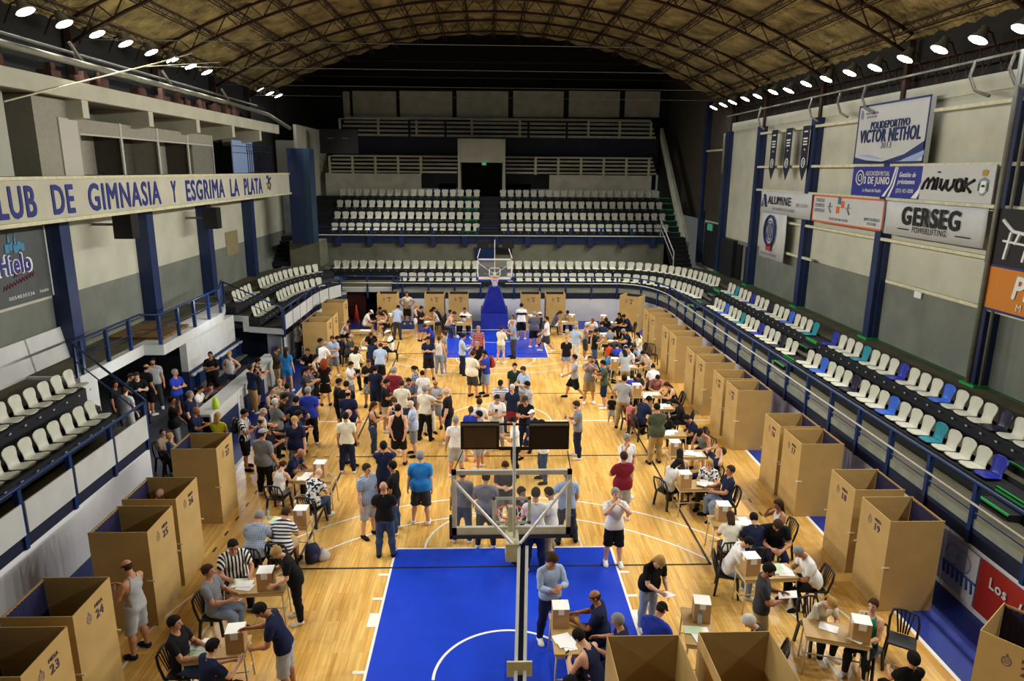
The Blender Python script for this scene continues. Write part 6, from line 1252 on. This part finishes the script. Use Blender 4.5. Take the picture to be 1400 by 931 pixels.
PEOPLE = '''
342 499 1.74 40 S5 tee:N pants:H short:b m W -|in navy tee and khaki trousers raising both hands to the face at the counter
354 490 1.78 80 S3 tee:K shorts:K short:k m K beard|bearded, in black tee and black shorts, by the inner end of the counter
380 474 1.72 90 S3 long:V pants:H short:b m K -|in dark olive top and khaki trousers with a bag, at the counter's far end
391 475 1.66 5 S0 tee:B minis:B vlong:b l W woman|in bright blue tee and blue shorts, very long hair, back turned near the counter
420 477 1.74 180 T2 tee:K pants:K short:b l K -|in black tee with small print, facing us before the far counter booth
433 485 1.66 90 S3 tank:E pants:K hlong:k l K woman|in green sleeveless top beside the long-haired redhead
443 491 1.72 0 S3 dress:K - mane:r l K woman|in black dress with long red curly hair, back turned
447 468 1.76 30 L2 tee:W pants:K short:g m K -|grey-haired, in white tee and black trousers, near the far left booths
439 463 1.74 90 S3 tee:F pants:D short:k t K -|in dark green tee just left of the grey-haired white tee
453 460 1.72 200 S3 tee:L shorts:G short:b m W -|in pale blue tee, half hidden behind the grey-haired white tee
459 461 1.7 230 T1 tee:N pants:N short:k m K -|in dark navy, sitting at the edge of the far left booths
416 433 1.8 120 S1 tee:K shorts:D short:k t W -|in black tee leaning by the white panels of the far left stand
409 441 1.72 100 S3 tee:W pants:D short:b m W -|in white tee behind the black tee by the far left panels
479 439 1.68 80 T1 tank:W pants:K bun:k t W woman|in white sleeveless top stretching both arms over a far left desk
481 457 1.76 95 T2 bigtee:D pants:N fringe:g m K -|balding, in dark grey tee with crossed arms, left part of the court
488 475 1.74 5 L2 long:C pants:K hlong:k m K woman|in loose cream blouse with dark ponytail, back turned at the left desks
481 495 1.68 100 S3 tee:W shorts:G short:k m W -|in white tee and grey shorts, side on, left of the backpack wearer
504 492 1.78 175 S3 tee:K shorts:fl:A:G short:b m K -|in black top and mottled grey shorts, facing us on the left
513 500 1.74 10 S0 tee:N shorts:N short:k m K -|in navy jersey with blue sleeves right behind the mottled shorts
521 470 1.74 0 L2 tee:L shorts:K short:b m K -|in pale blue tee and black shorts leaning over a desk, back turned
513 464 1.66 20 L2 long:N pants:N hlong:k m K woman|in dark navy top bending to the desk left of the pale blue tee
530 452 1.76 265 T2 tee:bd:W:K shorts:K cap:W m W fat|in white tee with black band and white cap, sitting left of court
507 456 1.7 170 T1 tee:K pants:K short:b m K -|in black, facing us across the desk from the white-capped sitter
525 424 1.68 260 T2 tank:N minis:N hlong:b l W woman|in navy vest with long brown hair, sitting below the leftmost far booth
509 425 1.74 80 T1 tee:W shorts:T cap:W l W -|in white tee and white cap, sitting below the leftmost far booth
519 421 1.72 190 T1 tee:V pants:K short:k m K -|in dark olive tee at the back of the leftmost far desk
545 418 1.78 5 L2 tee:L pants:D short:k m K -|in pale blue shirt and grey trousers bending, back turned, far left
556 399 1.82 175 S2 tee:C shorts:V short:b m W -|in cream tee and brown shorts facing us between the left far booths
571 416 1.66 100 S3 tank:N minis:W hlong:y l W woman|blonde, in navy vest and white shorts near the second far booth
577 419 1.76 110 S3 tee:K shorts:J short:k m K -|in dark tee and denim shorts right of the blonde
588 424 1.66 265 T1 tank:W pants:J short:k m K -|in white vest, sitting at the second far desk
591 421 1.72 250 T1 tee:N pants:K short:k m K -|in navy tee behind the white vest at the second far desk
579 445 1.62 220 L tee:R shorts:N short:b m K -|in blue tee bending down sharply, far left of the key
585 461 1.80 175 S3 tee:N shorts:K short:k m K -|in navy tee and black shorts looking down, left of the far key
600 460 1.66 5 S0 tank:W pants:P pony:b l W woman|in white vest and pale jeans, ponytail, back turned by the far key
606 453 1.76 265 S2 tee:G shorts:A short:b l W -|in grey tee beside the ponytail with pale jeans
616 424 1.64 100 T0 tank:K pants:D bun:k m K woman|in black vest, sitting left of the far hoop base
623 427 1.70 95 T1 tank:Z pants:J short:b l W -|in beige vest and jeans, sitting between black vest and hoop base
635 421 1.72 185 T2 tee:bd:W:K pants:K short:b m K -|in white tee with black band facing us at the desk by the hoop base
635 457 1.76 80 S3 long:L pants:N short:k m K -|in pale blue long-sleeved shirt and navy trousers at the far key edge
654 446 1.74 185 S0 tee:hs:X:K shorts:K short:g m K -|in red and black hooped shirt inside the far blue key
652 467 1.76 200 S4 tee:K pants:K short:g m K -|grey-haired, in black, hand to the face, below the far key
648 480 1.80 40 S3 bigtee:C shorts:D short:b m K fat|in cream tee and dark plaid shorts, back turned, below the far key
661 480 1.76 250 S3 tee:R shorts:P short:k m K beard|in blue tee, denim shorts and red backpack, below the far key
687 446 1.68 30 S3 long:C minis:A pony:b l W woman|in cream blouse and pale shorts with bag inside the far key
699 437 1.80 265 S3 tee:P pants:D fringe:g m K -|bald, in blue checked shirt and grey trousers in the far key
713 415 1.86 0 S3 tee:bd:W:N shorts:K short:k m W -|in white tee with navy back band, back turned right of the hoop base
730 426 1.76 350 S3 bigtee:S shorts:K short:g m W fat|in slate tee and black shorts, back turned by the far right desk
738 427 1.70 300 S4 tee:K shorts:J cap:W m K -|in black tee and white cap beside the slate tee
747 433 1.74 270 W tee:W shorts:D short:k m W -|in white tee and dark shorts striding left at the far key edge
701 431 1.5 200 T0 tee:W pants:G short:b m W -|in white, sitting right behind the bald checked shirt
768 426 1.70 90 T1 tee:S minis:W hlong:b l W woman|in grey-blue tee and white shorts, sitting at the rightmost far desk
776 426 1.68 190 T1 tee:Z pants:K short:k m K -|dark-haired sitter in beige behind the rightmost far desk
788 445 1.70 20 S3 tee:L pants:W short:g m W fat|grey-haired, in lavender shirt and white trousers with a pale blue bag
804 441 1.72 95 S3 tank:A shorts:D short:w t W -|white-haired, in pale vest and dark shorts near the right desks
775 460 1.68 180 S0 tee:K minis:P short:y l W woman|blonde, in dark printed tee and denim skirt-shorts carrying a helmet-like bag
817 450 1.76 100 S3 tee:K shorts:J short:k m K -|in black tee and denim shorts beside the far right desks
811 437 1.70 180 T1 tee:W pants:N short:r m K -|reddish-haired sitter in white facing us at the far right desks
822 441 1.72 350 T1 tee:N pants:N short:k m K -|in navy tee with back turned at the far right corner desk
829 436 1.70 185 T1 tee:K pants:K cap:K m K -|in black and dark cap behind the far right corner desk
846 428 1.68 230 T3 tee:K pants:K hlong:k m K woman|dark-haired sitter by the far right corner booth
851 431 1.74 265 T1 tee:N pants:K short:k m K -|in navy tee facing left below the far right corner booth
834 448 1.70 10 T1 tee:G pants:D short:k m K -|in grey tee, back turned, third line of the far right desks
850 451 1.74 265 T1 tee:N pants:N short:g m K -|grey-haired, in navy with pale collar at the far right desks
841 461 1.72 0 T1 tee:D pants:D short:k m K -|in dark grey, back turned, above the child in orange
871 455 1.68 265 T3 long:C pants:K hlong:k l K woman|in cream top with dark hair, sitting at the right edge of the far desks
833 469 1.12 5 S0 tee:O shorts:D short:b m W -|child in orange tee, back turned at the right desks
843 471 1.60 0 T1 tee:R pants:N short:k m K -|in blue jersey, back turned, right of the child in orange
855 473 1.72 5 T1 tee:L pants:D cap:L m K -|in pale top and light blue cap, back turned, right desks
865 472 1.72 260 T1 tee:L pants:N short:b m K -|in light blue shirt bent forward beside the blue-capped sitter
859 480 1.70 200 T1 tee:W pants:D short:y l W -|in white with fair hair behind the pale grey tee
839 484 1.66 110 T1 tee:B pants:D short:k m K -|in blue tee writing, left end of the right desk row
853 479 1.72 0 L2 tee:A shorts:H hlong:k m W woman|in pale grey tee with long dark hair and strap, leaning over a desk
877 481 1.70 260 L2 tee:Z shorts:K short:k l K woman|in pale pink tee and black shorts standing at the right desks
785 485 1.76 270 W tee:A shorts:K short:k m K -|in pale grey tee and black shorts walking, right half of court
807 487 1.80 180 S5 tee:G shorts:H short:b m W -|in grey tee and khaki shorts raising a camera to the face
823 493 1.78 280 S3 tee:F shorts:N short:k m W -|in grey-green tee and navy shorts next to the photographer
837 541 .98 10 S0 tee:K shorts:A short:k m W -|small child in black tee and grey shorts on the right of court
854 513 1.78 20 S8 tee:A pants:H short:k m K -|in pale grey tee and beige trousers with a long black strap, back turned
863 549 1.0 20 S0 tee:X shorts:X bun:b l K woman|small child in pink beside the beige trousers
864 513 1.62 10 T1 tee:R pants:N short:k m K -|in bright blue jersey leaning on the desk behind the beige trousers
875 513 1.74 175 T1 tee:D pants:K short:k m K -|in dark grey tee facing us behind the ballot box, right desks
893 499 1.70 5 T1 tee:W pants:N bun:k m K woman|in white tee with black bun, back turned, beside the empty chair
900 515 1.70 180 T1 tee:fl:G:O pants:K short:k m K -|in grey tee with orange print, writing at the right desks
909 524 1.66 265 T1 tank:K pants:D hlong:b l K woman|in black vest with long brown hair, sitting right of the orange print
890 543 1.74 60 T1 tee:N pants:K short:k m K -|in navy tee slumped forward over the right desks
897 552 1.84 350 S3 bigtee:F pants:H short:k m K -|in dark green tee and tan trousers, back turned beside an empty chair
911 570 1.72 180 T1 tee:K pants:K short:k m K -|in black tee writing, just right of the dark green tee
919 547 1.66 280 T1 long:K pants:K vlong:k l K woman|in black with very long black hair, right end of the desk row
936 569 1.76 265 T1 tee:N shorts:K short:k m W -|in navy tee and black shorts reaching over a desk, right side
956 589 1.72 225 T1 tank:G shorts:N cap:K m K -|in grey tank and dark cap sitting on the right side
990 613 1.76 265 T4 tee:N pants:N short:b l K -|in navy tee leaning back with both arms raised, right side
930 615 1.68 10 T1 tank:V pants:J vlong:k l K woman|with long black hair, back turned, before the grey tank sitter
931 629 1.66 60 T1 tee:W shorts:K hlong:k m K -|in white tee and black shorts writing beside a ballot box, right side
969 629 1.68 215 T2 tee:fl:W:N pants:V hlong:y l K woman|in white and navy jersey reading a sheet, right side
999 637 1.78 270 T0 tee:N pants:P short:b m K -|in navy tee and jeans, sitting back beside the reader in jersey
858 594 1.78 160 S4 tee:W shorts:T short:g m W -|in white tee with hand on chin, behind the maroon shirt
853 618 1.78 350 S1 bigtee:M shorts:A short:b m W -|in maroon shirt and pale grey shorts, back turned
842 668 1.78 180 S5 tee:W shorts:K short:g l W -|grey-haired, in white shirt and black shorts, both hands at the face
786 549 1.78 275 S3 tee:G pants:N short:b l W beard|in grey tee and navy trousers looking at a phone, right of the displays
776 642 1.80 355 S8 tee:ck:L:P pants:D short:g m K -|in pale blue checked shirt and dark trousers behind the near board's right edge
610 530 1.80 275 S0 bigtee:K pants:N fringe:w l W fat|bald, in black polo and navy trousers, left of the centre circle
623 569 1.76 0 S0 tee:W shorts:A short:g m W -|grey-haired, in white polo and grey shorts, left of the left display
644 556 1.66 10 S0 tee:R shorts:X pony:b l X woman|with brown ponytail and blue top behind the left display
654 562 1.74 280 S0 tee:G shorts:A short:k m W beard|dark-haired and bearded, just above the left display
656 545 1.74 10 S3 tee:W shorts:G short:b m W -|in white tee with black strap, back turned in the centre circle
680 541 1.76 180 S3 tee:W pants:A short:k m W -|in white tee looking at a phone in the centre circle
684 521 1.76 180 S3 tee:hs:W:P pants:J cap:K m K specs|in blue and white hooped tee and dark cap in the centre circle
700 526 1.68 195 S0 tee:N skirt:M short:w l K woman|white-haired, in navy jersey and dark skirt, centre circle
704 497 1.76 180 S0 tee:E shorts:D short:k l K -|in dark green football shirt above the centre circle
714 502 1.76 230 S3 tee:L shorts:G short:b l W specs|in pale blue-grey tee and glasses beside the green shirt
719 522 1.74 275 S3 tee:A shorts:N short:k m W beard|in pale grey tee and beard behind the white-haired jersey
717 543 1.78 200 S3 tee:K pants:N cap:V m K -|in black tee and navy trousers looking at the hands, centre circle
727 561 1.55 220 W tee:N shorts:N cap:W l K -|youth in dark jersey and white cap above the right display
699 571 1.74 270 S3 tee:W pants:K cap:K m K -|in white tee and black cap between the two displays
738 575 1.80 265 S3 tee:W pants:J short:k m K -|in white tee and blue jeans behind the right display
632 641 1.78 5 S0 tee:G pants:J short:b m W -|in grey-blue tee and jeans behind the left edge of the near board
665 646 1.80 0 S3 bigtee:G pants:D short:k m W -|in grey tee and dark trousers seen through the near board, back turned
691 633 1.74 180 S3 tee:D pants:G short:b l K -|in dark grey tee facing us behind the near board's mast
714 667 1.76 130 S0 tee:N pants:N short:k m K -|in navy tee behind the near rim, facing right
733 667 1.78 0 S3 tee:W pants:N short:k m W -|in white tee and navy trousers, back turned, feet on the blue key
748 667 1.76 300 S3 tee:W pants:T short:k m W beard|in white tee and khaki trousers next to the white tee on the key
536 503 1.72 265 S3 tee:W shorts:T short:g m W fat|in white tee, grey-haired, behind the maroon tee on the left
539 502 1.74 0 S3 bigtee:M pants:D short:g m K fat|in maroon tee, back turned, left part of the court
564 501 1.66 255 S3 tee:fl:P:N shorts:N pony:k m W woman|with dark ponytail and blue patterned jersey, left part of the court
577 507 1.60 350 S3 tee:W shorts:N short:k m W -|boyish, in white tee with navy trim, left part of the court
530 519 1.78 95 S3 tee:K shorts:T short:k m W -|in black tee and beige shorts, side on, left part of the court
549 520 1.78 0 S3 tee:C pants:J short:b m K -|in cream tee with cross strap and jeans, back turned
558 518 1.76 180 S3 tee:S pants:D short:k m K beard|bearded, in slate tee facing us behind the cream tee
581 527 1.80 20 S7 tee:C pants:K short:g m K -|in cream short-sleeved shirt and black trousers pointing to the right
588 530 1.72 150 S3 tee:G pants:C short:g m K -|in grey shirt and off-white trousers right of the pointing person
595 521 1.74 185 S3 tee:A shorts:G fringe:b t K -|balding, in pale grey tee, facing us near the centre circle
559 548 1.74 265 S3 bigtee:L shorts:G fringe:w l K -|elderly and bald, in pale blue shirt and grey shorts
544 553 1.82 0 S6 tank:K shorts:K short:k l K -|in black basketball vest and shorts, hands behind the back
539 546 1.70 180 S3 tank:fl:K:A shorts:K short:b l W woman|in dark printed vest facing us behind the black basketball vest
513 550 1.66 85 S3 tank:D pants:J hlong:b m W woman|in dark halter top and grey jeans with a black bag
476 533 1.78 10 S0 bigtee:N pants:N fringe:k m K fat|balding, in dark navy tee, back turned, upper left crowd
465 518 1.78 80 S3 tee:K shorts:K short:k m X -|in black tee and black shorts at the left edge of the crowd
474 521 1.74 0 S3 tee:K shorts:K short:k m K -|in black tee, back turned, between navy tee and left edge
472 564 1.78 355 S0 tee:C pants:N short:k m W -|in cream tee and dark navy trousers, back turned, left of court
478 560 1.78 60 S3 tee:C pants:J fringe:g m K -|balding, in cream tee and jeans, right behind the other cream tee
502 635 1.80 130 S0 bigtee:ck:L:S shorts:A short:b l K -|in lilac checked shirt and pale shorts, left of the near key
524 659 1.76 0 S1 tee:K pants:J - m K -|bald, in black tee and jeans, back turned, left of the near key
535 631 1.78 280 S0 tee:K pants:J short:k t W -|dark-haired, in black tee and jeans facing the lilac shirt
524 604 1.80 0 S5 tee:N pants:N short:k m K -|in navy tee filming with raised arms, back turned
574 617 1.84 0 S0 bigtee:B shorts:D short:g l W fat|grey-haired, in bright blue tee and dark shorts, back turned, arms out
359 587 1.82 20 S0 bigtee:G pants:K cap:A m W fat|in grey tee, grey cap and black trousers, back turned, left side
372 579 1.74 90 S3 tee:K shorts:G fringe:k t W beard|in black tee with arms bent, right of the grey cap
402 570 1.80 190 S0 bigtee:N pants:G short:y l W -|fair-haired, in navy polo and grey trousers looking at us
410 562 1.78 80 S3 bigtee:N shorts:H short:k m W -|in navy tee and khaki shorts behind the fair-haired polo
415 616 1.78 100 T1 tee:N pants:K - t K beard|bald sitter in navy polo writing at the third left desk
421 529 1.84 0 S0 bigtee:R pants:K short:g m W fat|grey-haired, in royal blue polo and black trousers, back turned
405 542 1.78 5 S2 bigtee:N pants:J short:k m K -|in navy tee, hands on hips, left of the royal blue polo
391 539 1.74 90 S3 tee:K pants:J short:k m K -|in black tee looking right, left of the navy tee crowd
376 545 1.78 40 S1 bigtee:G pants:K short:w m K -|white-haired, in grey tee and black trousers, left crowd
362 558 1.72 70 S3 tee:#b8c8a8 pants:D fringe:w m W -|bald, in pale green tee, left crowd
357 570 1.72 20 S7 tank:R shorts:N fringe:b m W -|in royal blue vest with one arm out, left crowd
336 560 1.76 90 S3 tee:vs:W:K shorts:K short:k m K -|in black and white striped jersey with black backpack by the counter
382 519 1.68 180 S1 tee:fl:T:Z pants:H short:y l W woman|blonde, in floral tan top facing us, left crowd
371 529 1.66 120 S1 tank:K pants:K bun:b l K woman|in black top with brown updo left of the blonde
393 524 1.74 10 S3 tee:S pants:D short:k m K -|in grey-blue shirt, back turned behind the blonde
421 502 1.76 90 S3 tee:D pants:D short:k m K -|in dark grey tee, side on, below the black-tee sitter
426 503 1.70 95 S3 tee:S pants:K short:b m K -|brown-haired, in slate tee, partly behind the dark grey tee
389 631 1.66 10 T1 tank:W minis:G pony:b l W woman|in white vest with pink hair tie, back turned, third left desk
438 641 1.76 20 T1 tee:fl:W:N pants:J - l W beard|bald, in navy and white jersey, third left desk
355 700 1.78 5 T1 bigtee:ck:L:G pants:D short:g m K fat|grey-haired, in grey checked shirt, back turned at the second desk
393 695 1.78 5 T1 bigtee:hs:W:N shorts:T short:b m K -|in navy and white hooped polo, back turned, on a black chair
372 752 1.68 250 L2 bigtee:K pants:K bun:y l W woman|fair-haired, in black top and black trousers bending over the desk
318 740 1.80 150 T2 bigtee:vs:K:W pants:N short:k m K fatspecs|in black and white upright-striped jersey at the lower left desk
284 773 1.78 95 T0 tee:G pants:P short:b m K -|in grey tee and jeans on a black chair, lower left
238 843 1.78 95 T0 tee:K shorts:J short:k m K -|in black polo and denim shorts on a chair, lower left corner
293 874 1.76 40 T2 tee:N pants:K short:k l K specs|in navy jersey with white back lettering, lower left corner
348 829 1.80 265 L2 tee:N shorts:A short:k t W -|young, in navy tee and pale shorts standing at the lower left desk
170 766 1.80 285 S3 tank:A shorts:A fringe:b m N -|in sleeveless pale grey top and shorts beside the left booths
757 760 1.76 165 S3 long:L pants:N curly:b m W -|in pale blue shirt and navy trousers standing on the near key
811 808 1.76 285 T2 bigtee:N pants:K fringe:b t K -|balding, in blue tee sitting on the near key
842 840 1.76 285 T2 tee:N pants:N short:g m K -|in navy top sitting behind the blue tee on the near key
786 862 1.80 310 T1 tank:N shorts:K short:k l W -|in navy basketball vest and black shorts holding a phone, bottom
906 766 1.72 160 L2 bigtee:K pants:P hlong:y l W woman|blonde, in black tee and jeans leaning over with papers
908 825 1.76 40 T1 bigtee:R pants:K cap:K m K -|in royal blue tee and black cap, sitting by the bottom booths
1018 844 1.66 290 T1 tee:V pants:K curly:w l K woman|with grey curly hair behind the bottom right booth
1056 773 1.80 110 S3 tee:D pants:H short:k t K beard|bearded, in dark printed tee and tan trousers holding a paper
998 700 1.66 10 T1 tee:C pants:D hlong:b m W woman|in cream tee with long brown hair, back turned, right side
1030 702 1.74 5 T1 tee:N pants:K short:k m K -|in navy tee with back turned, next to the cream tee
1063 684 1.70 265 T3 tank:W pants:K vlong:b t W woman|in white ruffled top with long brown hair, hand at the mouth
1064 715 1.80 190 T1 bigtee:K pants:N short:b m K fat|in black tee leaning forward over the desk, right side
1030 738 1.76 110 T1 tee:W pants:P short:k l W -|in white tee and jeans bent over behind the ballot box
1087 750 1.78 270 T1 bigtee:W pants:K buzz:g t K -|grey and cropped, in white tee and black trousers, writing, right side
1142 824 1.66 170 T1 tee:C pants:K pony:y l W woman|in cream top writing, face down, lower right desk
1195 820 1.68 230 T0 tank:#1d8f6a pants:K pony:b l W woman|in green vest reading a sheet, lower right
1250 893 1.60 0 T0 tee:K pants:K curly:k m K woman|black-haired, seen from behind at the bottom right edge
208 490 1.84 160 S0 tee:A pants:D short:k m W beard|bearded, in pale grey tee with dark cross strap in the lobby
200 498 1.80 30 S0 bigtee:K shorts:K fringe:k m W -|bald, in black tee and black shorts, back turned in the lobby
239 505 1.78 110 S1 tee:R pants:N short:g m K -|in blue tee with folded arms beside the lobby bench
287 481 1.76 175 S1 bigtee:K pants:K buzz:k t K -|in black with folded arms in the middle of the lobby
313 481 1.70 190 S2 tank:W minis:J bun:y l K woman|in white vest and denim shorts, hands on hips, in the lobby
260 535 1.78 95 S0 bigtee:N pants:N short:g l K -|grey-haired, in navy polo behind the counter's near end
275 528 1.72 90 T2 tee:W pants:N short:k m K -|in white tee, sitting behind the counter
288 525 1.74 150 T3 tee:S pants:K short:k m K -|in slate shirt with hand to mouth behind the counter
235 543 1.78 80 S4 bigtee:K pants:G short:k t K -|in black tee talking on a phone at the lobby edge
270 557 1.74 95 S3 tee:N pants:K - t K -|bald, in dark navy tee in front of the counter's end
298 564 1.66 5 S3 tee:Y pants:P hlong:y l W woman|blonde, in bright yellow top behind the near left booth
232 592 1.62 30 T0 tank:B pants:J bun:y l W woman|in blue vest with fair bun, sitting beside the left stand
222 587 1.62 120 T0 tee:Z pants:K short:b l W -|brown-haired, in beige, sitting left of the fair bun
171 529 1.74 10 S0 tee:A shorts:A short:b l W -|in pale grey tee, back turned, behind the sloping rail of the lobby
180 511 1.66 90 S3 tee:D pants:K short:b l K -|in dark grey at the lobby doorway, left one
186 510 1.70 150 S3 tee:K pants:K short:b l K -|in black at the lobby doorway, right one
157 521 1.66 100 S0 tee:K pants:K short:k t K -|in black deep inside the lobby doorway
215 670 1.70 200 S3 tee:D pants:K - l K -|bald person inside the second near left booth
'''
NP_ = 0
for ln in PEOPLE.strip().split('\n'):
    a, lab = ln.split('|'); f = a.split()
    def cm(s, D_):
        if s == '-': return ''
        k, c = s.split(':', 1); pr = c.split(':')
        pr = [p if p.startswith('#') or len(p) > 1 and p in ('hs', 'vs', 'ck', 'bd', 'fl') else D_.get(p) or CC[p] for p in pr]
        return k + '=' + ':'.join(pr)
    px, py, H, face = map(float, f[:4])
    lab = lab if lab.startswith(('child', 'small', 'youth', 'bald person')) else 'person ' + lab
    if lab.startswith('person ') and len(lab.split()) > 16: print('LONG', len(lab.split()), lab)
    _ih = (f[7] == '-')
    body, base, th, hands, Ms, sit, sc = person(px, py, H, face, f[4], cm(f[5], CC), cm(f[6], CC), cm(f[7], HC), f[8], CC.get(f[9], f[9]), lab, f[10])
    if sit:
        far = (Vector(base) - Vector((CX, CY, 0))).length > 27
        l2 = lab.replace('person ', '', 1).split(); l2 = ' '.join(l2[:9]).rstrip(',')
        if l2.split()[-1] in ('at', 'the', 'of', 'in', 'and', 'with', 'by', 'a', 'on', 'behind', 'beside'): l2 = ' '.join(l2.split()[:-1])
        chair(base.x, base.y + 0, th + PI, 'black plastic chair under the one ' + l2, far)
    NP_ += 1
    # things carried
    hp = (hands[0] + hands[1]) / 2
    if any(k in lab for k in ('phone', 'filming', 'camera')):
        m = MB(); m.box((-.04, -.006, -.07), (.04, .006, .07)); tag(m.build('phone', BLACK, loc=hands[0] + Vector((0, 0, .04)), rz=th), 'dark phone held by the person ' + ' '.join(lab.split()[1:9]), 'phone')
    if any(k in lab for k in ('a paper', 'with papers', 'a sheet')):
        m = MB(); m.box((-.11, -.15, 0), (.11, .15, .004)); o = m.build('paper_sheet', PAP, loc=hp + Vector((0, 0, .03)), rz=th); o.rotation_euler.x = .3; tag(o, 'white sheet held by the person ' + ' '.join(lab.split()[1:9]), 'paper')
    if 'backpack' in lab and 'wearer' not in lab:
        ch = (Ms[1] @ np.array([0, -.21, 1.08, 1.]))[:3]; p = Matrix.Translation(base) @ Matrix.Rotation(th, 4, 'Z') @ Vector(ch)
        backpack(p.x, p.y, p.z, th, mat('bag_red', '#8c1f24', .7) if 'red' in lab else BLACK, ('red' if 'red' in lab else 'black') + ' backpack worn by the ' + ' '.join(lab.split()[1:8]))
print('PEOPLE', NP_, 'SEATS', SEATN, 'OBJ', len(bpy.data.objects))
# ================================================================ camera, world, exposure
cam = bpy.data.cameras.new('camera'); co = bpy.data.objects.new('camera', cam); COL.objects.link(co); SC.camera = co
cam.sensor_fit = 'HORIZONTAL'; cam.sensor_width = 36; cam.lens = 36 * CF / 1400; cam.clip_end = 200
fwd = ray(700, 465.5).normalized(); rt = (ray(800, 465.5) - ray(700, 465.5)).normalized(); up = rt.cross(fwd)
M = Matrix((rt, up, -fwd)).transposed().to_4x4(); M.translation = (CX, CY, CH); co.matrix_world = M
w = bpy.data.worlds.new('world'); SC.world = w; w.use_nodes = True; w.node_tree.nodes['Background'].inputs[0].default_value = (.62, .66, .6, 1); w.node_tree.nodes['Background'].inputs[1].default_value = AMB
for loc, e, sz, colr in (((-10.4, -1.5, 2.1), 35, .3, (.9, .95, 1.)), ((-10.2, 4.0, 3.4), 60, .3, (.85, .9, 1.)), ((-12.8, 0, 2.0), 12, .2, (1, .95, .9))):  # unseen fill lights added to brighten the lobby, no fittings modelled
    l = bpy.data.lights.new('lobby_fill', 'POINT'); l.energy = e; l.shadow_soft_size = sz; l.color = colr; o = bpy.data.objects.new('lobby_fill', l); COL.objects.link(o); o.location = loc
SC.view_settings.view_transform = 'Standard'; SC.view_settings.look = 'None'; SC.view_settings.exposure = EXPO; SC.view_settings.gamma = 1.; SC.view_settings.use_curve_mapping = False
SC.cycles.use_denoising = True; SC.cycles.max_bounces = 6; SC.cycles.diffuse_bounces = 3; SC.cycles.glossy_bounces = 2; SC.cycles.transparent_max_bounces = 8; SC.cycles.sample_clamp_indirect = 6
